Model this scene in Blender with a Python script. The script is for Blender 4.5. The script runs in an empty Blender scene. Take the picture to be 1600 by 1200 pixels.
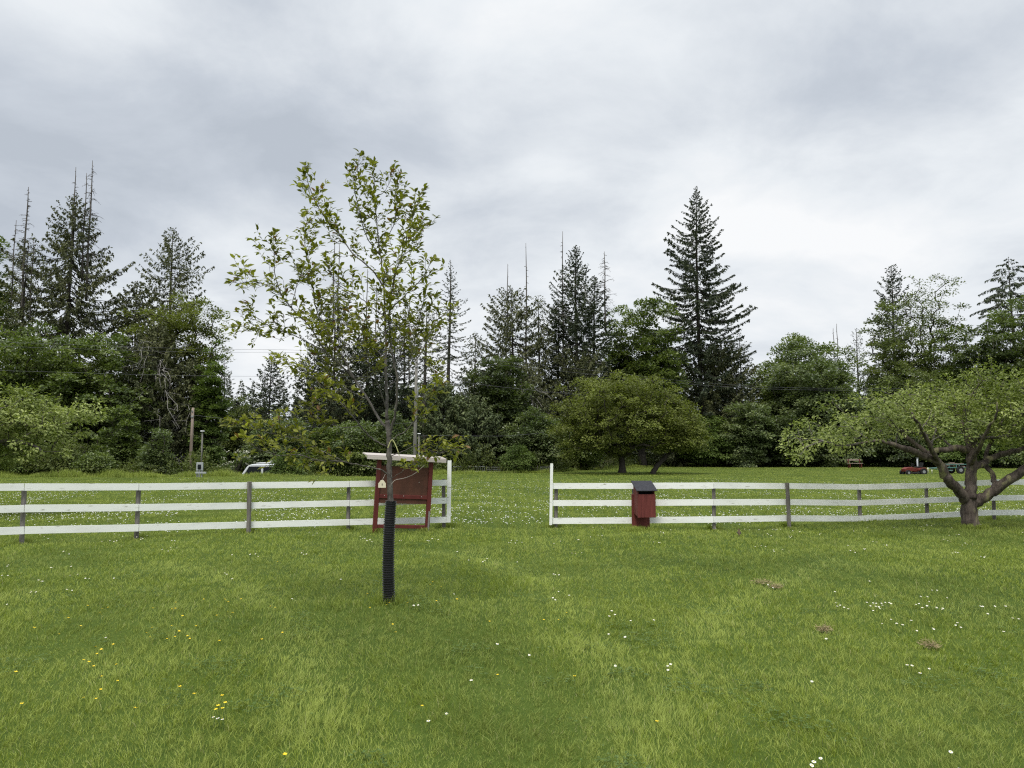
import bpy, math, random
import numpy as np
from mathutils import Vector, Matrix
R_ = math.radians
PI = math.pi
S = bpy.context.scene
COL = S.collection
# ------------------------------------------------------------------ camera
PITCH, F, EYE = R_(5.0), 1200.0, 1.7
cd = bpy.data.cameras.new('camera'); cam = bpy.data.objects.new('camera', cd); COL.objects.link(cam)
cam.location = (0, 0, EYE); cam.rotation_euler = (PI/2+PITCH, 0, 0)
cd.sensor_width = 36; cd.lens = 36*F/1600; cd.clip_start = .05; cd.clip_end = 6000
S.camera = cam
# ------------------------------------------------------------------ world
W = bpy.data.worlds.new('World'); S.world = W; W.use_nodes = True
def world():
    nt = W.node_tree; nt.nodes.clear(); N = nt.nodes.new; Lk = nt.links.new
    def math_(op, a, b=None, c=None, clamp=False):
        n = N('ShaderNodeMath'); n.operation = op; n.use_clamp = clamp
        for i, v in enumerate((a, b, c)):
            if v is None: continue
            if isinstance(v, (int, float)): n.inputs[i].default_value = v
            else: Lk(v, n.inputs[i])
        return n.outputs[0]
    tc = N('ShaderNodeTexCoord'); sp = N('ShaderNodeSeparateXYZ'); Lk(tc.outputs['Generated'], sp.inputs[0])
    z = math_('MAXIMUM', sp.outputs[2], 0.0)
    zz = math_('ADD', z, 0.26)
    cx = math_('DIVIDE', sp.outputs[0], zz); cy = math_('DIVIDE', sp.outputs[1], zz)
    cb = N('ShaderNodeCombineXYZ'); Lk(cx, cb.inputs[0]); Lk(cy, cb.inputs[1])
    def noise(scale, det, rough, off, dist=.3):
        m = N('ShaderNodeMapping'); m.inputs['Location'].default_value = off; Lk(cb.outputs[0], m.inputs[0])
        n = N('ShaderNodeTexNoise'); n.inputs['Scale'].default_value = scale; n.inputs['Detail'].default_value = det
        n.inputs['Roughness'].default_value = rough; n.inputs['Distortion'].default_value = dist
        Lk(m.outputs[0], n.inputs['Vector']); return n.outputs[0]
    n1 = noise(.55, 3, .45, (3.1, 1.4, 0)); n2 = noise(2.5, 7, .58, (7.7, 2.2, 0), .25)
    v = math_('ADD', math_('ADD', math_('MULTIPLY', n1, .65), math_('MULTIPLY', n2, .50)), -.075)
    # broad lighter and darker parts of the cloud deck, placed by direction
    for az, el, wa, we, amt in SKY_BLOBS:
        # az/el in degrees
        a = N('ShaderNodeMath'); a.operation = 'ARCTAN2'; Lk(sp.outputs[0], a.inputs[0]); Lk(sp.outputs[1], a.inputs[1])
        e = math_('ARCSINE', sp.outputs[2])
        da = math_('DIVIDE', math_('SUBTRACT', a.outputs[0], R_(az)), R_(wa))
        de = math_('DIVIDE', math_('SUBTRACT', e, R_(el)), R_(we))
        g = math_('EXPONENT', math_('MULTIPLY', math_('ADD', math_('MULTIPLY', da, da), math_('MULTIPLY', de, de)), -1))
        v = math_('ADD', v, math_('MULTIPLY', g, amt))
    cr = N('ShaderNodeValToRGB'); Lk(v, cr.inputs[0]); el = cr.color_ramp.elements
    el[0].position = .34; el[0].color = (.50, .55, .62, 1)
    el[1].position = .70; el[1].color = (.95, .965, .98, 1)
    for p, c in ((.42, (.58, .63, .70, 1)), (.50, (.70, .745, .80, 1)), (.58, (.82, .86, .90, 1))):
        e = el.new(p); e.color = c
    # overcast: the deck overhead is about twice as bright as low down
    mr = N('ShaderNodeMapRange'); mr.interpolation_type = 'SMOOTHSTEP'
    Lk(sp.outputs[2], mr.inputs[0]); mr.inputs[1].default_value = .5; mr.inputs[2].default_value = .95
    mr.inputs[3].default_value = 1.0*10; mr.inputs[4].default_value = ZENITH*10
    sc = N('ShaderNodeVectorMath'); sc.operation = 'SCALE'; Lk(cr.outputs[0], sc.inputs[0]); Lk(mr.outputs[0], sc.inputs[3])
    sky = N('ShaderNodeTexSky'); sky.sky_type = 'NISHITA'; sky.sun_disc = False
    sky.sun_elevation = SUN_EL; sky.sun_rotation = SUN_AZ
    mx = N('ShaderNodeMixRGB'); mx.inputs[0].default_value = .994; Lk(sky.outputs[0], mx.inputs[1]); Lk(sc.outputs[0], mx.inputs[2])
    bg = N('ShaderNodeBackground'); bg.inputs[1].default_value = .1; Lk(mx.outputs[0], bg.inputs[0])
    o = N('ShaderNodeOutputWorld'); Lk(bg.outputs[0], o.inputs[0])
SKY_BLOBS = [(-15, 22, 14, 3.2, -.15), (-33, 28, 8, 4, .13), (-6, 30, 15, 4, .11), (15, 16.5, 5.5, 2.6, .14), (2.5, 21.5, 4, 2, .09),
             (25, 24, 9, 5.5, -.10), (3, 17.6, 8, 1.3, -.06), (-30, 16, 9, 3, -.05), (28, 18, 8, 2, -.06), (0, 8, 60, 6, .09), (22, 14.5, 9, 1.8, .07), (-14, 14, 10, 2, .04)]
ZENITH = 2.75
SUN_EL, SUN_AZ = R_(62), R_(200)
world()
sd = bpy.data.lights.new('sun', 'SUN'); sun = bpy.data.objects.new('sun', sd); COL.objects.link(sun)
sd.energy = 2.5; sd.angle = R_(18); sd.color = (1, .94, .84)
# sun behind and a little to the left of the camera, high
sdir = Vector((math.sin(SUN_AZ)*math.cos(SUN_EL), math.cos(SUN_AZ)*math.cos(SUN_EL), math.sin(SUN_EL)))
sun.rotation_euler = sdir.to_track_quat('Z', 'Y').to_euler()
vs = S.view_settings; vs.view_transform = 'Standard'; vs.look = 'None'; vs.gamma = 1; vs.exposure = 0; vs.use_curve_mapping = False
S.cycles.max_bounces = 5; S.cycles.diffuse_bounces = 3; S.cycles.glossy_bounces = 2; S.cycles.transmission_bounces = 3
S.cycles.transparent_max_bounces = 4; S.cycles.use_denoising = False
S.cycles.filter_width = 1.2
# ------------------------------------------------------------------ projection helpers
cp, sp_ = math.cos(PITCH), math.sin(PITCH)
def P(px, py, Y):
    u = (px-800)/F; v = (600-py)/F
    dy = cp - v*sp_; dz = sp_ + v*cp; s = Y/dy
    return np.array((u*s, Y, EYE+dz*s))
def PG(px, py, z=0.0):
    """where the ray through a pixel meets height z"""
    u = (px-800)/F; v = (600-py)/F
    dy = cp - v*sp_; dz = sp_ + v*cp; s = (z-EYE)/dz
    return np.array((u*s, dy*s, z))
def PX(px, Y): return (px-800)/F*Y*1.0
_w = np.random.RandomState(5)
_K = _w.normal(size=(14, 2)); _K /= np.linalg.norm(_K, axis=1)[:, None]; _PH = _w.uniform(0, 6.28, 14)
def snoise(x, y, scale):
    """smooth pseudo-noise about -1..1, feature size ~ scale metres"""
    o = 0
    for i in range(14):
        f = (6.28/scale)*(.5+1.1*i/14)
        o = o+np.sin((x*_K[i, 0]+y*_K[i, 1])*f+_PH[i]*(1+scale))
    return o/4.0
def sst(a, b, x):
    t = np.clip((x-a)/(b-a), 0, 1); return t*t*(3-2*t)
def gz(x, y):
    x = np.asarray(x, float); y = np.asarray(y, float)
    near = .018*snoise(x, y, 2.6)+.03*snoise(x+9, y, 9)
    far = sst(40, 60, y)
    dip = -1.1*sst(52.0, 57, y)*sst(-5, -10, x)
    return near*(1-far*.7)+dip
def gzf(x, y): return float(gz(x, y))
# ------------------------------------------------------------------ materials
def mat(name, col, rough=.7, col2=None, scale=8.0, stretch=None, spec=.3, metal=0, bump=0, detail=5, lo=.35, hi=.65, col3=None, scale3=60, th3=.6):
    m = bpy.data.materials.new(name); m.use_nodes = True; nt = m.node_tree; b = nt.nodes['Principled BSDF']
    b.inputs['Roughness'].default_value = rough; b.inputs['Metallic'].default_value = metal; b.inputs['Specular IOR Level'].default_value = spec
    b.inputs['Base Color'].default_value = (*col, 1)
    if col2:
        tc = nt.nodes.new('ShaderNodeTexCoord'); mp = nt.nodes.new('ShaderNodeMapping')
        nt.links.new(tc.outputs['Object'], mp.inputs[0])
        if stretch: mp.inputs['Scale'].default_value = stretch
        n = nt.nodes.new('ShaderNodeTexNoise'); n.inputs['Scale'].default_value = scale; n.inputs['Detail'].default_value = detail; n.inputs['Roughness'].default_value = .65
        nt.links.new(mp.outputs[0], n.inputs['Vector'])
        r = nt.nodes.new('ShaderNodeValToRGB'); e = r.color_ramp.elements
        e[0].position = lo; e[0].color = (*col, 1); e[1].position = hi; e[1].color = (*col2, 1)
        nt.links.new(n.outputs[0], r.inputs[0]); out = r.outputs[0]
        if col3:
            n3 = nt.nodes.new('ShaderNodeTexNoise'); n3.inputs['Scale'].default_value = scale3; n3.inputs['Detail'].default_value = 3
            nt.links.new(mp.outputs[0], n3.inputs['Vector'])
            r3 = nt.nodes.new('ShaderNodeValToRGB'); r3.color_ramp.elements[0].position = th3; r3.color_ramp.elements[1].position = th3+.1
            nt.links.new(n3.outputs[0], r3.inputs[0])
            mx = nt.nodes.new('ShaderNodeMixRGB'); nt.links.new(r3.outputs[0], mx.inputs[0]); nt.links.new(out, mx.inputs[1]); mx.inputs[2].default_value = (*col3, 1); out = mx.outputs[0]
        nt.links.new(out, b.inputs['Base Color'])
        if bump:
            bp = nt.nodes.new('ShaderNodeBump'); bp.inputs['Strength'].default_value = bump; bp.inputs['Distance'].default_value = .02
            nt.links.new(n.outputs[0], bp.inputs['Height']); nt.links.new(bp.outputs[0], b.inputs['Normal'])
    return m
def leafmat(name, dark, mid, light, scale=.5, trans=.3, rough=.55, spec=.25, accent=None):
    """foliage: each leaf has its own shade (attribute rnd), plus patchy variation"""
    m = bpy.data.materials.new(name); m.use_nodes = True; nt = m.node_tree; N = nt.nodes.new; Lk = nt.links.new
    b = nt.nodes['Principled BSDF']; out = nt.nodes['Material Output']
    at = N('ShaderNodeAttribute'); at.attribute_name = 'rnd'
    tc = N('ShaderNodeTexCoord'); n = N('ShaderNodeTexNoise'); n.inputs['Scale'].default_value = scale; n.inputs['Detail'].default_value = 3
    Lk(tc.outputs['Object'], n.inputs['Vector'])
    a = N('ShaderNodeMath'); a.operation = 'MULTIPLY_ADD'; Lk(n.outputs[0], a.inputs[0]); a.inputs[1].default_value = 1.0; a.inputs[2].default_value = -.25
    c = N('ShaderNodeMath'); c.operation = 'MULTIPLY_ADD'; Lk(at.outputs['Fac'], c.inputs[0]); c.inputs[1].default_value = .5; Lk(a.outputs[0], c.inputs[2])
    r = N('ShaderNodeValToRGB'); Lk(c.outputs[0], r.inputs[0]); e = r.color_ramp.elements
    e[0].position = .2; e[0].color = (*dark, 1); e[1].position = .85; e[1].color = (*light, 1); q = e.new(.5); q.color = (*mid, 1)
    col = r.outputs[0]
    if accent:
        th = N('ShaderNodeMath'); th.operation = 'GREATER_THAN'; Lk(at.outputs['Fac'], th.inputs[0]); th.inputs[1].default_value = accent[1]
        mx = N('ShaderNodeMixRGB'); Lk(th.outputs[0], mx.inputs[0]); Lk(col, mx.inputs[1]); mx.inputs[2].default_value = (*accent[0], 1); col = mx.outputs[0]
    Lk(col, b.inputs['Base Color']); b.inputs['Roughness'].default_value = rough; b.inputs['Specular IOR Level'].default_value = spec
    tr = N('ShaderNodeBsdfTranslucent'); br = N('ShaderNodeMixRGB'); br.blend_type = 'MULTIPLY'; br.inputs[0].default_value = 1
    Lk(col, br.inputs[1]); br.inputs[2].default_value = (1.25, 1.35, .6, 1); Lk(br.outputs[0], tr.inputs[0])
    ms = N('ShaderNodeMixShader'); ms.inputs[0].default_value = trans; Lk(b.outputs[0], ms.inputs[1]); Lk(tr.outputs[0], ms.inputs[2]); Lk(ms.outputs[0], out.inputs[0])
    return m
# ------------------------------------------------------------------ mesh helpers
def nrm(v):
    return v/np.maximum(np.linalg.norm(v, axis=-1, keepdims=True), 1e-9)
class Geo:
    def __init__(s): s.V = []; s.Q = []; s.T = []; s.A = []; s.n = 0; s.QM = []; s.TM = []; s.smooth = False
    def add(s, V, Q=None, T=None, rnd=None, mi=0):
        V = np.asarray(V, np.float32).reshape(-1, 3); 
        if Q is not None and len(Q):
            Q = np.asarray(Q, np.int32)+s.n; s.Q.append(Q); s.QM.append(np.full(len(Q), mi, np.int32))
        if T is not None and len(T):
            T = np.asarray(T, np.int32)+s.n; s.T.append(T); s.TM.append(np.full(len(T), mi, np.int32))
        s.V.append(V); s.A.append(np.full(len(V), .5, np.float32) if rnd is None else np.asarray(rnd, np.float32).reshape(-1)); s.n += len(V)
        return s
    def mesh(s, name, mats, smooth=False):
        me = bpy.data.meshes.new(name)
        V = np.concatenate(s.V) if s.V else np.zeros((0, 3), np.float32)
        Q = np.concatenate(s.Q) if s.Q else np.zeros((0, 4), np.int32)
        T = np.concatenate(s.T) if s.T else np.zeros((0, 3), np.int32)
        me.vertices.add(len(V)); me.vertices.foreach_set('co', V.ravel())
        nl = Q.size+T.size; me.loops.add(nl); me.loops.foreach_set('vertex_index', np.concatenate((Q.ravel(), T.ravel())).astype(np.int32))
        me.polygons.add(len(Q)+len(T))
        st = np.concatenate((np.arange(len(Q))*4, Q.size+np.arange(len(T))*3)).astype(np.int32)
        me.polygons.foreach_set('loop_start', st)
        for m in (mats if isinstance(mats, (list, tuple)) else [mats]): me.materials.append(m)
        mi = np.concatenate(s.QM+s.TM) if (s.QM or s.TM) else np.zeros(0, np.int32)
        me.polygons.foreach_set('material_index', mi.astype(np.int32))
        me.polygons.foreach_set('use_smooth', np.full(len(Q)+len(T), smooth))
        me.update(calc_edges=True)
        a = me.attributes.new('rnd', 'FLOAT', 'POINT'); a.data.foreach_set('value', np.concatenate(s.A) if s.A else np.zeros(0, np.float32))
        return me
def obj(name, me, parent=None, loc=None):
    o = bpy.data.objects.new(name, me); COL.objects.link(o)
    if parent is not None: o.parent = parent
    if loc is not None: o.location = loc
    return o
def tag(o, label=None, cat=None, group=None, kind=None):
    if label: o['label'] = label
    if cat: o['category'] = cat
    if group: o['group'] = group
    if kind: o['kind'] = kind
    return o
def thing(name, label, cat, loc=(0, 0, 0), rotz=0, group=None):
    o = bpy.data.objects.new(name, None); COL.objects.link(o); o.empty_display_size = .2
    o.location = loc; o.rotation_euler = (0, 0, rotz); return tag(o, label, cat, group)
def segs(g, P0, P1, R0, R1, k=4, rnd=None, mi=0):
    P0 = np.asarray(P0, float); P1 = np.asarray(P1, float); n = len(P0)
    if n == 0: return
    R0 = np.broadcast_to(R0, n); R1 = np.broadcast_to(R1, n)
    d = nrm(P1-P0); a = np.where(np.abs(d[:, 2:3]) < .9, np.array([[0, 0, 1.]]), np.array([[1., 0, 0]]))
    u = nrm(np.cross(d, a)); v = np.cross(d, u)
    th = np.arange(k)*2*PI/k; c = np.cos(th)[None, :, None]; s_ = np.sin(th)[None, :, None]
    ring = u[:, None]*c+v[:, None]*s_
    A = P0[:, None]+ring*R0[:, None, None]; B = P1[:, None]+ring*R1[:, None, None]
    V = np.concatenate((A, B), 1).reshape(-1, 3)
    b = (np.arange(n)*2*k)[:, None]; i = np.arange(k)[None]; j = (np.arange(k)[None]+1) % k
    Q = np.stack((b+i, b+j, b+k+j, b+k+i), -1).reshape(-1, 4)
    g.add(V, Q, rnd=None if rnd is None else np.repeat(rnd, 2*k), mi=mi)
def tube(g, pts, rad, k=8, cap=True, mi=0, lumpy=0, seed=0):
    pts = np.asarray(pts, float); n = len(pts); rad = np.broadcast_to(np.asarray(rad, float), n)
    t = nrm(np.gradient(pts, axis=0)); a = np.array([0, 0, 1.]) if abs(t[0, 2]) < .9 else np.array([1., 0, 0])
    u = nrm(np.cross(t[0], a)); V = []; rs = np.random.RandomState(seed)
    for i in range(n):
        u = nrm(u-t[i]*np.dot(u, t[i])); v = np.cross(t[i], u)
        for q in range(k):
            th = 2*PI*q/k; r = rad[i]*(1+(lumpy*rs.normal() if lumpy else 0))
            V.append(pts[i]+(u*math.cos(th)+v*math.sin(th))*r)
    Q = [(i*k+q, i*k+(q+1) % k, (i+1)*k+(q+1) % k, (i+1)*k+q) for i in range(n-1) for q in range(k)]
    T = []
    if cap:
        V.append(pts[-1]); V.append(pts[0]); c = n*k
        T = [((n-1)*k+q, (n-1)*k+(q+1) % k, c) for q in range(k)]+[((q+1) % k, q, c+1) for q in range(k)]
    g.add(V, Q, T, mi=mi)
def smooth_path(pts, n=6):
    pts = np.asarray(pts, float)
    if len(pts) < 3: 
        return np.array([pts[0]+(pts[-1]-pts[0])*t for t in np.linspace(0, 1, n)])
    out = []; Q = np.vstack((2*pts[0]-pts[1], pts, 2*pts[-1]-pts[-2]))
    for i in range(1, len(Q)-2):
        for t in np.arange(n)/n:
            a, b, c, d = Q[i-1], Q[i], Q[i+1], Q[i+2]
            out.append(.5*((2*b)+(-a+c)*t+(2*a-5*b+4*c-d)*t*t+(-a+3*b-3*c+d)*t**3))
    out.append(pts[-1]); return np.array(out)
def box(g, c, s, rz=0, mi=0, ry=0, rx=0):
    c = np.asarray(c, float); h = np.asarray(s, float)/2
    V = np.array([[x, y, z] for x in (-1, 1) for y in (-1, 1) for z in (-1, 1)], float)*h
    if rx: V = V@np.array([[1, 0, 0], [0, math.cos(rx), math.sin(rx)], [0, -math.sin(rx), math.cos(rx)]])
    if ry: V = V@np.array([[math.cos(ry), 0, -math.sin(ry)], [0, 1, 0], [math.sin(ry), 0, math.cos(ry)]])
    if rz: V = V@np.array([[math.cos(rz), math.sin(rz), 0], [-math.sin(rz), math.cos(rz), 0], [0, 0, 1]])
    Q = [(0, 1, 3, 2), (4, 6, 7, 5), (0, 4, 5, 1), (2, 3, 7, 6), (0, 2, 6, 4), (1, 5, 7, 3)]
    g.add(V+c, Q, mi=mi); return g
def plank(g, a, b, h, t, mi=0):
    """board from a to b (centre line), height h upright, thickness t"""
    a = np.asarray(a, float); b = np.asarray(b, float); d = b-a; d2 = nrm(np.array([d[0], d[1], 0])); n = np.array([-d2[1], d2[0], 0])*t/2; u = np.array([0, 0, h/2])
    V = [a-n-u, a-n+u, a+n-u, a+n+u, b-n-u, b-n+u, b+n-u, b+n+u]
    g.add(V, [(0, 1, 3, 2), (4, 6, 7, 5), (0, 4, 5, 1), (2, 3, 7, 6), (0, 2, 6, 4), (1, 5, 7, 3)], mi=mi); return g
def prism(g, prof, x0, x1, mi=0):
    """profile in (y,z), extruded along x"""
    n = len(prof); V = [(x0, p[0], p[1]) for p in prof]+[(x1, p[0], p[1]) for p in prof]
    me = [(i, (i+1) % n, n+(i+1) % n, n+i) for i in range(n)]
    c0 = np.mean([V[i] for i in range(n)], 0); c1 = np.mean([V[n+i] for i in range(n)], 0); V += [tuple(c0), tuple(c1)]
    T = [((i+1) % n, i, 2*n) for i in range(n)]+[(n+i, n+(i+1) % n, 2*n+1) for i in range(n)]
    g.add(V, me, T, mi=mi); return g
def bev(o, w=.004, seg=1):
    m = o.modifiers.new('bevel', 'BEVEL'); m.width = w; m.segments = seg; m.limit_method = 'ANGLE'; return o
def quads(g, p, d, nn, L, Wd, rnd, mid=.5):
    """diamond leaf faces: base p, axis d, facing nn"""
    p = np.asarray(p); n = len(p); d = nrm(d); s = nrm(np.cross(d, nn)); L = np.broadcast_to(L, n)[:, None]; Wd = np.broadcast_to(Wd, n)[:, None]
    V = np.stack((p, p+d*L*mid+s*Wd/2, p+d*L, p+d*L*mid-s*Wd/2), 1).reshape(-1, 3)
    g.add(V, np.arange(4*n).reshape(-1, 4), rnd=np.repeat(rnd, 4))
def leaves5(g, p, d, nn, L, Wd, rnd, fold=.12, droop=.25):
    """near leaves: two halves folded along a midrib, tip drooping"""
    p = np.asarray(p); n = len(p); d = nrm(d); s = nrm(np.cross(d, nn)); u = nrm(np.cross(s, d)); L = np.broadcast_to(L, n)[:, None]; Wd = np.broadcast_to(Wd, n)[:, None]
    up = u*np.sign(u[:, 2:3]+1e-6)
    V = np.stack((p, p+d*L*.28+s*Wd*.42+up*L*fold*.6, p+d*L*.62+s*Wd*.44+up*L*(fold*.5-droop*.25), p+d*L-up*L*droop,
                  p+d*L*.62-s*Wd*.44+up*L*(fold*.5-droop*.25), p+d*L*.28-s*Wd*.42+up*L*fold*.6, p+d*L*.5-up*L*droop*.15), 1).reshape(-1, 3)
    b = (np.arange(n)*7)[:, None]
    Q = np.concatenate((b+np.array([[0, 1, 2, 6]]), b+np.array([[6, 2, 3, 4]]), b+np.array([[0, 6, 4, 5]])))
    g.add(V, Q, rnd=np.repeat(rnd, 7))
# ------------------------------------------------------------------ tree generators
def grow(paths, clumps, r_tip=.012, power=.47, bow=.12, seed=0, maxr=None, wig=.05, pref=.35):
    """paths: list of (pts, radii, start_index_parent?) already laid scaffold; each clump is joined to the nearest node"""
    rs = np.random.RandomState(seed)
    pos = []; par = []; dist = []
    for pts in paths:
        pts = np.asarray(pts)
        if pos:
            A = np.array(pos); j = int(np.argmin(np.sum((A-pts[0])**2, 1)))
        else: j = -1
        for i, q in enumerate(pts):
            if j >= 0 and i == 0 and np.linalg.norm(np.array(pos[j])-q) < 1e-3: prev = j; continue
            p_ = j if i == 0 else prev
            pos.append(q); par.append(p_); dist.append(0 if p_ < 0 else dist[p_]+float(np.linalg.norm(pos[p_]-q))); prev = len(pos)-1
    n0 = len(pos)
    order = np.argsort(np.linalg.norm(clumps-np.mean(np.array(pos), 0), axis=1))
    cap = len(pos)+len(clumps)*8
    A = np.zeros((cap, 3)); D = np.zeros(cap); A[:n0] = np.array(pos); D[:n0] = dist; n = n0; PR = list(par); tips = []
    lo = max(1, int(n0*.12))
    for ci in order:
        c = clumps[ci]; dv = A[lo:n]-c; dd = np.linalg.norm(dv, axis=1)
        pen = dd+pref*D[lo:n]*.3+np.maximum(A[lo:n, 2]-c[2], 0)*.8
        j = lo+int(np.argmin(pen)); a = A[j].copy(); L = np.linalg.norm(c-a); k = int(min(7, max(1, round(L/.45))))
        prev = j; side = rs.normal(size=3)*L*wig
        for q in range(1, k+1):
            t = q/k; b = a+(c-a)*t+np.array([0, 0, bow*L*math.sin(PI*t)])+side*math.sin(PI*t)+rs.normal(size=3)*L*wig*.3*(q < k)
            A[n] = b; D[n] = D[prev]+np.linalg.norm(b-A[prev]); PR.append(prev); prev = n; n += 1
        tips.append(prev)
    A = A[:n]; PR = np.array(PR); cnt = np.zeros(n)
    for t in tips: cnt[t] += 1
    for i in range(n-1, 0, -1):
        if PR[i] >= 0: cnt[PR[i]] += cnt[i]
    rad = r_tip*np.maximum(cnt, 1)**power
    if maxr: rad = np.minimum(rad, maxr)
    return A, PR, rad, n0
def wood(g, A, PR, rad, k=5, skip=0, mi=0):
    i = np.arange(len(A)); i = i[(PR >= 0) & (i >= skip)]
    pr = np.minimum(rad[PR[i]], rad[i]*1.35)
    segs(g, A[PR[i]]-nrm(A[i]-A[PR[i]])*rad[i][:, None]*.4, A[i], pr, rad[i], k, mi=mi)
def clump_points(rs, ells, n, noise=.28, shell=.4, floor=None, mind=None):
    out = []; tot = [e[3]*e[4]*e[5] for e in ells]; tot = np.array(tot)/sum(tot)
    ph = rs.uniform(0, 6.28, 12); kk = rs.normal(size=(12, 3))*2.2; tries = 0
    while len(out) < n and tries < n*60:
        tries += 1
        e = ells[rs.choice(len(ells), p=tot)]; d = rs.normal(size=3); d /= np.linalg.norm(d)
        bump = 1+noise*np.sin(kk@d+ph).sum()/3.5
        r = rs.uniform()**shell*bump; p = np.array(e[:3])+d*r*np.array(e[3:])
        if floor is not None and p[2] < floor: continue
        if mind and out and np.min(np.sum((np.array(out[-400:])-p)**2, 1)) < mind*mind: continue
        out.append(p)
    return np.array(out)
def foliage_clumps(g, rs, C, axis_c, cr, nl, L, Wd, flat=.45, droop=.3, upn=1.0, jit=.5, near=False, crv=.3):
    n = len(C); rr = cr*rs.uniform(1-crv, 1+crv, n); cnt = np.maximum(3, (nl*(rr/cr)**2).astype(int)); idx = np.repeat(np.arange(n), cnt); m = len(idx)
    d = nrm(rs.normal(size=(m, 3))); r = rs.uniform(size=m)**.42
    off = d*r[:, None]*rr[idx][:, None]; off[:, 2] *= flat
    rad2 = (off[:, 0]**2+off[:, 1]**2)/rr[idx]**2; off[:, 2] -= rad2*rr[idx]*droop*.8
    p = C[idx]+off
    out = nrm(C-axis_c)[idx]
    ax = nrm(off*np.array([1, 1, .2])+out*rr[idx][:, None]*.5+rs.normal(size=(m, 3))*rr[idx][:, None]*.35); ax[:, 2] -= droop*rs.uniform(.3, 1.3, m); ax = nrm(ax)
    nn = nrm(np.array([0, 0, upn*.8])+out*.75+nrm(off)*.3+rs.normal(size=(m, 3))*jit)
    tone = np.clip(rs.normal(.5, .2, m)*.7+(rs.uniform(0, 1, n)[idx])*.3, 0, 1)
    Ls = L*rs.uniform(.65, 1.25, m)
    (leaves5 if near else quads)(g, p, ax, nn, Ls, Ls*Wd/L, tone)
    return p
def broad(seed, H, ells, n, cr, nl, L, Wd, tr, lm, bm, trunk_h=.45, lean=(0, 0), flat=.45, droop=.3, noise=.28, shell=.4, k=5, near=False, floor=None, jit=.5, r_tip=.02, upn=1., forks=0, bow=.12, mind=None):
    rs = np.random.RandomState(seed)
    th = trunk_h*H; t = np.linspace(0, 1, 9)
    tp = np.stack((lean[0]*t**1.5+.02*H*np.sin(t*5+seed)*t, lean[1]*t**1.5+.02*H*np.cos(t*4+seed)*t, th*t), 1)
    C = clump_points(rs, ells, n, noise, shell, floor, mind)
    A, PR, rad, n0 = grow([tp], C, r_tip, .47, bow, seed, maxr=tr*.75)
    g = Geo(); rt = np.maximum(tr*(1-.5*t), rad[:len(tp)][:9]*.0)+tr*.5*np.exp(-t*14)
    tube(g, tp-np.array([0, 0, .15])*(t[:, None] == 0), rt, 10 if not near else 14, lumpy=.04, seed=seed)
    wood(g, A, PR, rad, k, skip=n0)
    c = Geo(); ac = tp[-1]*.7
    foliage_clumps(c, rs, C, ac, cr, nl, L, Wd, flat, droop, upn, jit, near)
    return g.mesh('trunk', bm, True), c.mesh('crown', lm)
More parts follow.
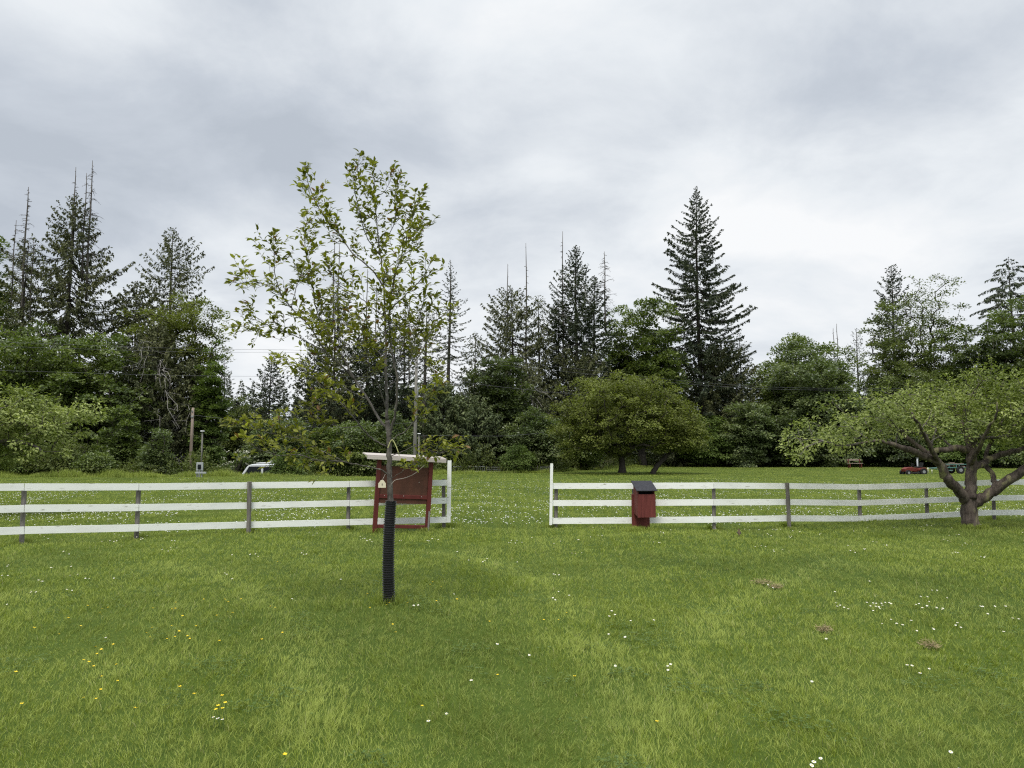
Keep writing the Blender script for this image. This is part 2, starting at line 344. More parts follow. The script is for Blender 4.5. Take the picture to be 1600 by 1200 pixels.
def conifer(seed, H, R, base=.1, power=.8, nb=150, top=35, bot=-12, sag=.12, up=.15, spray=.6, sw=.16, gap=.30, irr=.45, tr=None, lm=None, bm=None, hang=.35, stems=None, extra_dead=0, minlen=.0, low=None, side_bias=None, crown_top=1.0, k=3, sat=.42):
    """whorled branches carrying side sprays; stems = extra dead leaders [(dx,dy,height_fraction,r)]"""
    rs = np.random.RandomState(seed); tr = tr or H*.012
    g = Geo(); c = Geo()
    t = np.linspace(0, 1, 14); wob = np.stack((.004*H*np.sin(t*6+seed), .004*H*np.cos(t*5), t*H), 1)
    tube(g, wob, tr*(1-t)**.85+.012, 7)
    i = np.arange(nb); f = ((i+rs.uniform(0, 1, nb))/nb)**.8
    tt = base+(crown_top-base)*f
    ln = R*(np.minimum(1, np.maximum(1-f, .0)/sat)**power)*(1-.12*np.clip((1-f-sat)/(1-sat), 0, 1))*(1-irr*rs.uniform(0, 1, nb)**1.3)+minlen
    if low is not None: ln *= np.clip(low+(1-low)*f*3.2, 0, 1)
    az = i*2.39996+rs.uniform(-.6, .6, nb)
    if side_bias is not None: ln *= 1+side_bias[1]*np.cos(az-side_bias[0])
    ln *= 1+.12*np.sin(az*2+tt*17+seed)+.09*np.sin(tt*41+seed)
    ang = np.radians(bot+(top-bot)*f**1.6+rs.normal(0, 6, nb))
    h = np.stack((np.cos(az), np.sin(az), np.zeros(nb)), 1)
    def pt(s, id_):
        z = ln[id_]*(s*np.sin(ang[id_])-sag*np.sin(PI*s)+up*s**2.5)
        x0 = np.interp(tt[id_], t, wob[:, 0]); y0 = np.interp(tt[id_], t, wob[:, 1])
        return np.stack((x0, y0, tt[id_]*H+z), 1)+h[id_]*(ln[id_]*s*np.cos(ang[id_]))[:, None]
    ns = 5
    for q in range(ns):
        a = pt(np.full(nb, q/ns), i); b = pt(np.full(nb, (q+1)/ns), i)
        segs(g, a, b, np.clip(ln*.012*(1-q/ns), .008, .08), np.clip(ln*.012*(1-(q+1)/ns), .006, .08), k)
    m = np.maximum(2, (ln/gap*3.1).astype(int)); id_ = np.repeat(i, m); M = len(id_)
    s = np.clip(rs.uniform(.0, 1, M)**.75*(1-.12)+.12, 0, 1); s = np.where(rs.uniform(size=M) < .12, 1, s)
    p = pt(s, id_); p2 = pt(np.minimum(s+.02, 1.02), id_); fw = nrm(p2-p+h[id_]*1e-4)
    lat = nrm(np.cross(fw, np.array([0, 0, 1.])))*np.sign(rs.uniform(-1, 1, M))[:, None]
    dirn = nrm(fw*rs.uniform(.3, 1.1, M)[:, None]+lat*rs.uniform(.2, 1.1, M)[:, None]+np.array([0, 0, -1.])*(hang*rs.uniform(.2, 1.8, M))[:, None])
    spray *= .72; sw *= .66; tl = spray*(1-.45*s)*rs.uniform(.6, 1.35, M)*np.clip(ln[id_]/R*1.4+.35, .35, 1.1)
    tone = np.clip(rs.normal(.5, .22, M), 0, 1)
    nn = nrm(np.array([0, 0, 1.])+rs.normal(size=(M, 3))*.55)
    quads(c, p, dirn, nn, tl, sw*rs.uniform(.7, 1.4, M), tone, .55)
    for r_ in range(2):   # secondary sprays off the side twigs
        q = p+dirn*(tl*rs.uniform(.2, .75, M))[:, None]
        d2 = nrm(dirn+rs.normal(size=(M, 3))*.6+np.array([0, 0, -hang*1.3]))
        quads(c, q, d2, nrm(np.array([0, 0, .8])+rs.normal(size=(M, 3))*.7), tl*.62, sw*.85, np.clip(tone+rs.normal(0, .1, M), 0, 1), .5)
    if extra_dead: dead_branches(g, rs, extra_dead, wob, base*H, H*.0+base*H+.35*H, R*.9)
    return g, c
def dead_branches(g, rs, n, path, z0, z1, L0, droop=.5, r=.02, taper=True, up=.2, k=3, front=False):
    """bare curved grey branches off a trunk path"""
    z = rs.uniform(z0, z1, n)
    if len(path) > 1:
        x = np.interp(z, path[:, 2], path[:, 0]); y = np.interp(z, path[:, 2], path[:, 1])
    fz = (z-z0)/(z1-z0+1e-6); L = L0*rs.uniform(.35, 1, n)*((1-fz)**.8*.9+.12 if taper else 1)
    az = rs.uniform(-PI, 0, n) if front else rs.uniform(0, 2*PI, n); h = np.stack((np.cos(az), np.sin(az), np.zeros(n)), 1); base = np.stack((x, y, z), 1)
    drp = droop*rs.uniform(.3, 1.4, n); prev = base; m = 6
    P_ = [base]
    for q in range(1, m+1):
        s = q/m; pnt = base+h*(L*s)[:, None]+np.stack((np.zeros(n), np.zeros(n), L*(up*np.sin(s*2.2)-drp*s**2+.12*s**4)), 1)+rs.normal(size=(n, 3))*(L*.03)[:, None]
        segs(g, prev, pnt, r*(1-.8*(q-1)/m), r*(1-.8*s), k); prev = pnt; P_.append(pnt)
    for q in (2, 3, 4, 5):
        e = P_[q]+nrm(h+rs.normal(size=(n, 3))*.8+np.array([0, 0, -.5]))*(L*.25)[:, None]
        segs(g, P_[q], e, r*.35, r*.2, 3)
def dead_stem(g, rs, x, y, z0, z1, r, nbr, L, start=.45, lean=(0, 0), droop=.5):
    t = np.linspace(0, 1, 10); pth = np.stack((x+lean[0]*t+.03*np.sin(t*9+x), y+lean[1]*t+.02*np.cos(t*7), z0+(z1-z0)*t), 1)
    tube(g, pth, r*.62*(1-t)**.7+.022, 6)
    dead_branches(g, rs, int(nbr*1.6), pth, z0+(z1-z0)*start, z1-.1*(z1-z0)*.2, L*1.15, droop, r=.036)
def make_tree(name, label, cat, loc, tm, cm, rotz=0, group=None, trunk='trunk', crown='crown'):
    r = thing(name, label, cat, loc, rotz, group); obj(trunk, tm, r)
    if cm is not None: obj(crown, cm, r)
    return r
# ------------------------------------------------------------------ palette
M = {}
M['bark'] = mat('bark', (.055, .048, .042), .9, (.14, .125, .11), 3, (1, 1, .25), bump=.6)
M['bark_dark'] = mat('bark_dark', (.028, .024, .02), .9, (.07, .06, .05), 3, (1, 1, .25))
M['bark_apple'] = mat('bark_apple', (.035, .026, .022), .9, (.15, .12, .10), 11, (1, 1, .35), bump=1.0, col3=(.24, .22, .12), scale3=6, th3=.57)
M['bark_young'] = mat('bark_young', (.055, .048, .042), .8, (.155, .14, .125), 16, (1, 1, .6), bump=.5, col3=(.3, .29, .26), scale3=30)
M['dead'] = mat('dead_wood', (.22, .205, .19), .9, (.36, .34, .32), 4)
M['dead_dark'] = mat('dead_wood_dark', (.075, .065, .058), .9, (.14, .125, .11), 4)
M['maple'] = leafmat('maple_leaves', (0.049, 0.073, 0.017), (0.113, 0.154, 0.035), (0.238, 0.281, 0.084), .35, spec=.5, rough=.45)
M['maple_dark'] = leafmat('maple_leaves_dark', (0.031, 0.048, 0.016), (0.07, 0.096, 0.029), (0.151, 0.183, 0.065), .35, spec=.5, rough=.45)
M['maple_blue'] = leafmat('maple_leaves_cool', (0.058, 0.082, 0.029), (0.122, 0.161, 0.058), (0.252, 0.288, 0.122), .35, spec=.5, rough=.45)
M['olive'] = leafmat('olive_leaves', (0.05, 0.074, 0.018), (0.103, 0.14, 0.031), (0.175, 0.222, 0.055), .4)
M['alder'] = leafmat('alder_leaves', (0.056, 0.076, 0.023), (0.121, 0.152, 0.046), (0.211, 0.243, 0.086), .5)
M['bronze'] = leafmat('bronze_green_leaves', (0.076, 0.089, 0.017), (0.144, 0.17, 0.034), (0.25, 0.282, 0.072), .6)
M['fir'] = leafmat('fir_needles', (0.027, 0.04, 0.023), (0.059, 0.077, 0.043), (0.113, 0.128, 0.069), .3, trans=.12, rough=.7)
M['fir2'] = leafmat('fir_needles_grey', (0.052, 0.063, 0.046), (0.094, 0.108, 0.071), (0.155, 0.164, 0.112), .3, trans=.12, rough=.7)
M['cedar'] = leafmat('cedar_sprays', (0.053, 0.063, 0.031), (0.106, 0.116, 0.053), (0.18, 0.185, 0.08), .3, trans=.15, rough=.7)
M['hemlock'] = leafmat('hemlock_needles', (0.061, 0.082, 0.04), (0.116, 0.145, 0.064), (0.193, 0.218, 0.097), .4, trans=.15, rough=.7)
M['apple'] = leafmat('apple_leaves', (0.077, 0.104, 0.021), (0.182, 0.223, 0.055), (0.462, 0.509, 0.189), 1.3, trans=.3, spec=.3)
M['young'] = leafmat('young_cherry_leaves', (.085, .095, .014), (.175, .188, .026), (.36, .37, .075), 1.4, trans=.38, rough=.45, accent=((.20, .11, .045), .95))
M['bush'] = leafmat('bush_leaves', (0.054, 0.085, 0.022), (0.108, 0.156, 0.036), (0.189, 0.247, 0.066), .6)
M['brush'] = leafmat('brush_leaves', (0.047, 0.065, 0.017), (0.101, 0.13, 0.034), (0.189, 0.208, 0.06), 1.2, accent=((.16, .12, .08), .9))
M['white_paint'] = mat('weathered_white_paint', (.76, .77, .73), .6, (.87, .88, .85), 2.2, (.6, .6, 3), detail=5, lo=.3, hi=.5, col3=(.40, .40, .33), scale3=9, th3=.64)
M['post'] = mat('grey_post_wood', (.10, .09, .08), .9, (.23, .21, .19), 12, (1, 1, .15), bump=.5)
M['red_paint'] = mat('barn_red_paint', (.085, .016, .013), .6, (.13, .026, .021), 7, (1, 1, .2), detail=8)
M['red_paint_b'] = mat('barn_red_box_paint', (.085, .017, .015), .65, (.185, .045, .038), 16, (1, 1, .10), detail=8, lo=.3, hi=.7)
M['brown_panel'] = mat('brown_red_panel', (.058, .025, .015), .7, (.105, .040, .024), 4, (1, 1, .4), detail=8)
M['bleached'] = mat('bleached_wood', (.36, .32, .29), .8, (.52, .47, .43), 6, (.2, 1, 1))
M['roof_felt'] = mat('black_roof_felt', (.018, .018, .022), .75, (.035, .035, .042), 20, bump=.4)
M['black'] = mat('black', (.008, .008, .008), .8)
M['tube'] = mat('black_drain_pipe', (.010, .010, .012), .35, (.02, .02, .022), 6, spec=.5)
M['tag'] = mat('cream_tag', (.72, .66, .50), .6)
M['strap'] = mat('yellow_tie', (.50, .50, .22), .6)
M['soil'] = mat('soil', (.22, .19, .09), 1, (.36, .28, .16), 30)
M['steel'] = mat('galvanised_steel', (.24, .25, .26), .5, (.36, .37, .38), 8, metal=.5)
M['grey_box'] = mat('grey_enclosure', (.32, .34, .35), .5, (.42, .44, .45), 8)
M['car_white'] = mat('white_car_paint', (.62, .64, .66), .3, spec=.5)
M['glass'] = mat('dark_glass', (.012, .015, .018), .25, spec=.25)
M['rubber'] = mat('rubber', (.015, .015, .015), .8)
M['mower_red'] = mat('mower_red_paint', (.11, .020, .013), .6, (.15, .03, .018), 5)
M['teal'] = mat('teal_paint', (.07, .17, .15), .5, (.10, .22, .20), 6)
M['pole'] = mat('utility_pole_wood', (.16, .125, .10), .9, (.30, .24, .20), 5, (1, 1, .1))
M['pole_grey'] = mat('grey_pole_wood', (.13, .125, .11), .9, (.24, .23, .21), 5, (1, 1, .1))
M['wire'] = mat('wire', (.10, .10, .11), .6)
M['lamp_white'] = mat('lamp_white', (.75, .76, .78), .4)
M['petal_w'] = mat('daisy_petals', (.72, .72, .68), .7)
M['petal_y'] = mat('buttercup_petals', (.80, .58, .02), .35)
M['stem'] = mat('flower_stem', (.07, .12, .03), .7)
M['blossom'] = mat('cream_blossom', (.66, .66, .52), .7)
# ------------------------------------------------------------------ ground
def grass_ground_mat():
    m = bpy.data.materials.new('lawn_ground'); m.use_nodes = True; nt = m.node_tree; N = nt.nodes.new; Lk = nt.links.new
    b = nt.nodes['Principled BSDF']; tc = N('ShaderNodeTexCoord')
    def nz(s, d, r=.6, st=(1, 1, 1)):
        mp = N('ShaderNodeMapping'); mp.inputs['Scale'].default_value = st; Lk(tc.outputs['Object'], mp.inputs[0])
        n = N('ShaderNodeTexNoise'); n.inputs['Scale'].default_value = s; n.inputs['Detail'].default_value = d; n.inputs['Roughness'].default_value = r; Lk(mp.outputs[0], n.inputs['Vector']); return n.outputs[0]
    a = nz(.16, 4); c = nz(2.2, 6, .7); f = nz(14, 3, .7, (1, .6, 1))
    def mm(op, x, y):
        n = N('ShaderNodeMath'); n.operation = op
        for i, v in enumerate((x, y)):
            if isinstance(v, float): n.inputs[i].default_value = v
            else: Lk(v, n.inputs[i])
        return n.outputs[0]
    v = mm('ADD', mm('MULTIPLY', a, .45), mm('ADD', mm('MULTIPLY', c, .3), mm('MULTIPLY', f, .25)))
    r = N('ShaderNodeValToRGB'); Lk(v, r.inputs[0]); e = r.color_ramp.elements
    e[0].position = .36; e[0].color = (.032, .052, .008, 1); e[1].position = .66; e[1].color = (.085, .115, .022, 1); q = e.new(.5); q.color = (.055, .085, .012, 1)
    Lk(r.outputs[0], b.inputs['Base Color']); b.inputs['Roughness'].default_value = .9; b.inputs['Specular IOR Level'].default_value = .1
    bp = N('ShaderNodeBump'); bp.inputs['Strength'].default_value = .6; bp.inputs['Distance'].default_value = .03; Lk(f, bp.inputs['Height']); Lk(bp.outputs[0], b.inputs['Normal'])
    return m
def ground():
    ys = np.concatenate((np.linspace(-6, 24, 100), np.linspace(24.6, 70, 60), [80, 100, 140, 200, 320, 600, 1200, 2500]))
    xs = np.concatenate(([-2500, -900, -300, -120, -70], np.linspace(-45, 45, 150), [70, 120, 300, 900, 2500]))
    X, Y = np.meshgrid(xs, ys); Z = gz(X, Y); V = np.stack((X, Y, Z), -1).reshape(-1, 3); nx, ny = len(xs), len(ys)
    i, j = np.meshgrid(np.arange(nx-1), np.arange(ny-1)); a = (j*nx+i).ravel(); Q = np.stack((a, a+1, a+nx+1, a+nx), 1)
    g = Geo(); g.add(V, Q); V2 = np.array([(-2500, -6, 0), (2500, -6, 0), (2500, -400, 0), (-2500, -400, 0)]); g.add(V2, [(0, 3, 2, 1)])
    tag(obj('ground', g.mesh('ground', grass_ground_mat(), True)), kind='structure')
ground()
# lawn edge: distance of the wood's foot for a picture column
EDX = np.array([-200, 0, 250, 500, 700, 850, 900, 960, 1050, 1300, 1600, 1800]); EDY = np.array([50, 51, 52, 54, 59, 61, 68, 80, 86, 87, 88, 88.])
def edge(px): return np.interp(px, EDX, EDY)
def blade_mat():
    m = bpy.data.materials.new('grass_blades'); m.use_nodes = True; nt = m.node_tree; N = nt.nodes.new; Lk = nt.links.new
    b = nt.nodes['Principled BSDF']; out = nt.nodes['Material Output']
    at = N('ShaderNodeAttribute'); at.attribute_name = 'rnd'; tc = N('ShaderNodeTexCoord')
    def nz(s, d, off=(0, 0, 0), st=(1, 1, 0)):
        mp = N('ShaderNodeMapping'); mp.inputs['Location'].default_value = off; mp.inputs['Scale'].default_value = st; Lk(tc.outputs['Object'], mp.inputs[0])
        n = N('ShaderNodeTexNoise'); n.inputs['Scale'].default_value = s; n.inputs['Detail'].default_value = d; n.inputs['Distortion'].default_value = .4; Lk(mp.outputs[0], n.inputs['Vector']); return n.outputs[0]
    def mm(op, x, y):
        n = N('ShaderNodeMath'); n.operation = op
        for i, v in enumerate((x, y)):
            if isinstance(v, float): n.inputs[i].default_value = v
            else: Lk(v, n.inputs[i])
        return n.outputs[0]
    n1 = nz(.55, 3); n2 = nz(2.2, 4, (5, 3, 0)); n3 = nz(.4, 3, (9, 7, 0), (1, .6, 0))
    v = mm('ADD', mm('ADD', mm('MULTIPLY', n1, .8), mm('MULTIPLY', n2, .65)), mm('MULTIPLY_ADD', at.outputs['Fac'], .55)); 
    v2 = mm('SUBTRACT', v, .76)
    r = N('ShaderNodeValToRGB'); Lk(v2, r.inputs[0]); e = r.color_ramp.elements
    e[0].position = .10; e[0].color = (.092, .138, .014, 1); e[1].position = .74; e[1].color = (.33, .39, .09, 1)
    q = e.new(.30); q.color = (.142, .198, .018, 1); q = e.new(.5); q.color = (.208, .272, .030, 1)
    # greyer, bluish-green grass in patches
    rr = N('ShaderNodeValToRGB'); Lk(n3, rr.inputs[0]); rr.color_ramp.elements[0].position = .48; rr.color_ramp.elements[1].position = .66
    fr = mm('MULTIPLY', rr.outputs[0], .55)
    mx = N('ShaderNodeMixRGB'); Lk(fr, mx.inputs[0]); Lk(r.outputs[0], mx.inputs[1]); mx.inputs[2].default_value = (.18, .235, .06, 1)
    th = mm('GREATER_THAN', at.outputs['Fac'], .97); m2 = N('ShaderNodeMixRGB'); Lk(th, m2.inputs[0]); Lk(mx.outputs[0], m2.inputs[1]); m2.inputs[2].default_value = (.36, .37, .15, 1)
    Lk(m2.outputs[0], b.inputs['Base Color']); b.inputs['Roughness'].default_value = .6; b.inputs['Specular IOR Level'].default_value = .12
    tr = N('ShaderNodeBsdfTranslucent'); Lk(m2.outputs[0], tr.inputs[0]); ms = N('ShaderNodeMixShader'); ms.inputs[0].default_value = .35
    Lk(b.outputs[0], ms.inputs[1]); Lk(tr.outputs[0], ms.inputs[2]); Lk(ms.outputs[0], out.inputs[0])
    return m
M['blade'] = blade_mat()
def blades(g, x, y, h, w, rs, lean=.45, lx=0, ly=0, rnd=None):
    n = len(x); z = gz(x, y)-.008; az = rs.uniform(0, 2*PI, n); s = np.stack((np.cos(az), np.sin(az), np.zeros(n)), 1)
    bd = np.stack((rs.normal(size=n)*lean+lx, rs.normal(size=n)*lean+ly, np.zeros(n)), 1)*h[:, None]
    b = np.stack((x, y, z), 1); up = np.array([0, 0, 1.])*h[:, None]; W2 = (w/2)[:, None]*s
    m = b+up*.55+bd*.30; t = b+up*.95+bd*.95
    V = np.stack((b-W2, b+W2, m-W2*.8, m+W2*.8, t), 1).reshape(-1, 3)
    k = (np.arange(n)*5)[:, None]; rnd = rs.uniform(0, 1, n) if rnd is None else rnd
    g.add(V, k+np.array([[0, 1, 3, 2]]), k+np.array([[2, 3, 4]]), rnd=np.repeat(rnd, 5))
def near_grass():
    rs = np.random.RandomState(11); g = Geo()
    yy = np.linspace(3.0, 89, 1700); rho = 6200*np.minimum(1, (5/yy)**1.75); half = .70*yy+1.6
    cdf = np.cumsum(rho*half*2)*(yy[1]-yy[0]); tot = int(cdf[-1]); u = rs.uniform(0, cdf[-1], tot)
    y = np.interp(u, cdf, yy); x = rs.uniform(-1, 1, tot)*(.70*y+1.6)
    ok = y < edge(800+x/y*1200); x, y = x[ok], y[ok]
    # tufts: gather some blades
    tf = rs.uniform(size=len(x)) < .35; q = .16*(y/5)**.5; cxx = np.round(x/q+.35*np.sin(y*9))*q; cyy = np.round(y/q+.3*np.sin(x*7))*q
    x = np.where(tf, cxx+(x-cxx)*.35, x); y = np.where(tf, cyy+(y-cyy)*.35, y)
    hn = snoise(x, y, 1.1)+.7*snoise(x+3, y, .45); h = (.050+.009*hn)*rs.uniform(.6, 1.35, len(x)); h = np.clip(h, .028, .12)
    long_ = (hn > .9) & (rs.uniform(size=len(x)) < .10); h = np.where(long_, h*1.8, h)
    seedh = rs.uniform(size=len(x)) < .004; h = np.where(seedh & (y < 16), h*2.3, h)
    h *= np.interp(y, [3, 8, 20, 60], [.72, .9, 1, .8])
    w = .0040*np.maximum(1, y/5)**.82*rs.uniform(.6, 1.3, len(x))
    lx = .20*snoise(x, y+20, 1.3); ly = .20*snoise(x+40, y, 1.6)
    rnd = rs.uniform(0, 1, len(x)); near_ = np.full(len(x), 9.)
    for trk in ([(730, 862), (830, 903), (900, 958), (955, 1045), (990, 1150), (1000, 1220)], [(250, 880), (380, 915), (450, 985), (480, 1080), (490, 1210)], [(1300, 880), (1150, 940), (1060, 1020), (1040, 1120)]):
        Pq = np.array([PG(*t)[:2] for t in trk])
        for a, b in zip(Pq[:-1], Pq[1:]):
            d = b-a; t = np.clip(((x-a[0])*d[0]+(y-a[1])*d[1])/(d@d), 0, 1); near_ = np.minimum(near_, np.hypot(x-a[0]-t*d[0], y-a[1]-t*d[1]))
    tk = np.exp(-(near_/.24)**2); rnd = np.where(rnd < .97, np.clip(rnd*(1-.2*tk)+.24*tk, 0, .969), rnd); ly = ly+.5*tk
    blades(g, x, y, h, w, rs, .5, lx, ly, rnd)
    # longer, unmown blades hugging posts and trunks, coloured darker as contact shade
    FOOT = [(38, 849, .05), (217, 840, .05), (390, 832, .05), (545, 826, .05), (693, 821, .06), (702, 820, .06), (585, 829, .06), (667, 827, .06), (608, 948, .08), (869, 821, .05), (862, 821, .05), (1004, 829, .20), (990, 830, .1), (1115, 825, .05), (1230, 821, .05), (1342, 815, .05), (1447, 813, .05), (1551, 812, .05), (1515, 828, .24), (1507, 829, .1), (1525, 829, .1), (972, 741, .3), (1019, 740, .3)]
    for fx, fy, fr in FOOT:
        c0 = PG(fx, fy); m = int(260+900*fr); a_ = rs.uniform(0, 2*PI, m); rr_ = fr+np.abs(rs.normal(size=m))*.07
        blades(g, c0[0]+np.cos(a_)*rr_, c0[1]+np.sin(a_)*rr_, rs.uniform(.05, .15, m), np.full(m, .005*max(1, c0[1]/9)), rs, .3, 0, 0, rs.uniform(0, .6, m))
    tag(obj('grass', g.mesh('grass', M['blade'])), 'short green lawn grass covering the whole meadow', 'grass', kind='stuff')
near_grass()
def clover():
    rs = np.random.RandomState(15); n = 60000; y = 3.2+rs.uniform(0, 1, n)**1.3*12; x = rs.uniform(-1, 1, n)*(.7*y+1)
    k = (snoise(x+5, y, 1.7)+.6*snoise(x, y+8, .6)+rs.normal(size=n)*.25) > 1.0; x, y = x[k], y[k]; n = len(x)
    x = np.repeat(x, 3); y = np.repeat(y, 3); n = len(x); az = np.tile([0, 2.1, 4.2], n//3)+np.repeat(rs.uniform(0, 6, n//3), 3); z = gz(x, y)+np.repeat(rs.uniform(.02, .05, n//3), 3)
    d = np.stack((np.cos(az), np.sin(az), rs.uniform(-.1, .25, n)), 1); g = Geo(); quads(g, np.stack((x, y, z), 1), d, nrm(np.array([0, 0, 1.])+rs.normal(size=(n, 3))*.2), rs.uniform(.012, .019, n), .014, rs.uniform(0, 1, n), .6)
    tag(obj('clover', g.mesh('clover', M['clover'])), 'patches of dark clover leaves low in the near lawn', 'clover', kind='stuff')
M['clover'] = leafmat('clover_leaves', (.06, .10, .02), (.09, .15, .03), (.15, .21, .06), 2)
clover()
# ------------------------------------------------------------------ fences
def fence(name, label, J, posts, end_px, end_top, end_bot, endY, first=True, endw=.085):
    r = thing(name, label, 'fence', (0, 0, 0), group='white plank fences beside the gateway')
    rs = random.Random(len(J))
    # root at the first post
    loc = P(J[0][0], 820, J[0][1]); loc[2] = gzf(loc[0], loc[1]); r.location = Vector(loc); o0 = loc
    for row in range(3):
        for a, b in zip(J[:-1], J[1:]):
            pa = P(a[0], a[2+row], a[1]-.055)-o0; pb = P(b[0], b[2+row], b[1]-.055)-o0
            d = nrm(pb-pa); g = Geo(); e = rs.uniform(-.004, .004)
            plank(g, pa-d*(-.004), pb-d*.004+np.array([0, 0, e]), .132+rs.uniform(-.004, .004), .026)
            obj('rail', g.mesh('rail', M['white_paint']), r)
    for px, Y, top, base, front in posts:
        dy = -.12 if front else .018
        t = P(px, top, Y+dy)-o0; x = t[0]; zb = gzf(t[0]+o0[0], Y)-o0[2]-.1
        g = Geo(); rd = rs.uniform(.040, .046); n = 7; zs = np.linspace(zb, t[2], n); ln = rs.uniform(-.015, .02)
        pts = [(x+ln*(1-i/(n-1)), Y+dy-o0[1], zs[i]) for i in range(n)]
        tube(g, pts, rd, 10, lumpy=.03, seed=abs(int(px)))
        obj('post', g.mesh('post', M['post'], False), r)
    g = Geo(); t = P(end_px, end_top, endY-.03)-o0; b = P(end_px-1.5, end_bot, endY-.03)-o0
    V = []; 
    for q, wd in ((b, 1), (t, 1)):
        for dx, dy in ((-endw/2, -.05), (endw/2, -.05), (endw/2, .05), (-endw/2, .05)): V.append(q+np.array([dx, dy, 0]))
    g.add(V, [(0, 1, 5, 4), (1, 2, 6, 5), (2, 3, 7, 6), (3, 0, 4, 7), (3, 2, 1, 0), (4, 5, 6, 7)])
    obj('end_board', g.mesh('end_board', M['white_paint']), r)
    return r
LJ = [(-420, 12.3, 768, 806, 845), (-185, 13.1, 763.5, 800, 836.5), (38, 14.17, 761, 794.5, 828.5), (217, 15.1, 760.7, 793, 824.5), (390, 16.2, 758.3, 790, 820), (546, 17.0, 756.2, 786.3, 815.8), (700, 17.7, 754, 782.3, 811.8)]
fence('plank_fence', 'white three-rail fence on grey posts left of the gateway, behind the young tree', LJ,
      [(-185, 13.1, 758, 856, 0), (38, 14.17, 762, 849, 0), (217, 15.1, 757, 840, 0), (390, 16.2, 752.5, 831, 1), (545, 17.0, 755, 825, 0), (693, 17.7, 748.5, 820, 0)],
      702.5, 719.5, 816, 17.68)
RJ = [(863, 17.7, 759.3, 786, 814), (990, 17.4, 759.3, 785.7, 813), (1115, 17.1, 758.5, 784.8, 811.6), (1230, 17.7, 759.3, 784.5, 810), (1342, 18.7, 761, 785.8, 810.3), (1447, 19.06, 758.7, 782, 806), (1551, 19.2, 753.5, 778, 801), (1650, 19.3, 753, 777, 800), (1760, 19.5, 752, 776, 799)]
fence('plank_fence', 'white three-rail fence on grey posts right of the gateway, behind the red box', RJ,
      [(869, 17.7, 757, 820, 0), (990, 17.4, 757, 822, 0), (1115, 17.1, 757, 824, 0), (1230, 17.7, 754.5, 820, 1), (1342, 18.7, 757.5, 814, 0), (1447, 19.06, 757, 812, 0), (1551, 19.2, 752, 811, 0), (1650, 19.3, 751, 811, 0), (1760, 19.5, 751, 811, 0)],
      862, 724, 820, 17.66, endw=.062)
# ------------------------------------------------------------------ notice board seen from behind
def kiosk():
    a = PG(585, 829.5); b = PG(667, 826.5); c = (a+b)/2; yaw = math.atan2(b[1]-a[1], b[0]-a[0]); w = np.linalg.norm(b-a)
    r = thing('notice_board', 'dark red wooden notice board under a bleached roof, its plain back to the lawn', 'notice board', (c[0], c[1], gzf(c[0], c[1])), yaw)
    r.rotation_euler = (0, R_(3.0), yaw)
    H = 1.60; hw = w/2
    for s in (-1, 1):
        g = Geo(); box(g, (s*hw, 0, H/2-.04), (.09, .09, H+.04)); bev(obj('post', g.mesh('post', M['red_paint']), r), .006)
    g = Geo(); box(g, (0, .0, .22+(.80+.58)/2+.12), (w-.095, .03, .80)); p = obj('panel', g.mesh('panel', M['brown_panel']), r)
    g = Geo(); box(g, (0, -.025, .775), (w-.092, .022, .085)); bev(obj('rail', g.mesh('rail', M['red_paint']), r), .004)
    g = Geo(); box(g, (0, 0, .135), (w-.092, .06, .075)); bev(obj('rail', g.mesh('rail', M['red_paint']), r), .004)
    for x, z in ((-.42, .79), (0, .795), (.40, .79), (.33, 1.10)):
        g = Geo(); box(g, (x, -.0385 if z < 1 else -.018, z), (.014, .006, .014)); obj('screw', g.mesh('screw', M['bleached']), r)
    g = Geo(); box(g, (hw+.012, -.055, .22), (.035, .02, .52)); obj('repair_strip', g.mesh('repair_strip', M['pole_grey']), r)
    # roof: sloping boards with fascia on the near side
    rf = thing  # noqa
    g = Geo(); box(g, (.0, .12, H+.005+.055), (1.76, .56, .022), rx=R_(5)); roof = obj('roof', g.mesh('roof', M['bleached']), r)
    g = Geo(); box(g, (.0, -.19, H-.01), (1.74, .024, .072)); bev(obj('fascia', g.mesh('fascia', M['bleached']), roof), .003)
    for s in (-1, 1):
        g = Geo(); box(g, (s*.7, .10, H-.01), (.05, .5, .06), rx=R_(5)); obj('rafter', g.mesh('rafter', M['bleached']), roof)
kiosk()
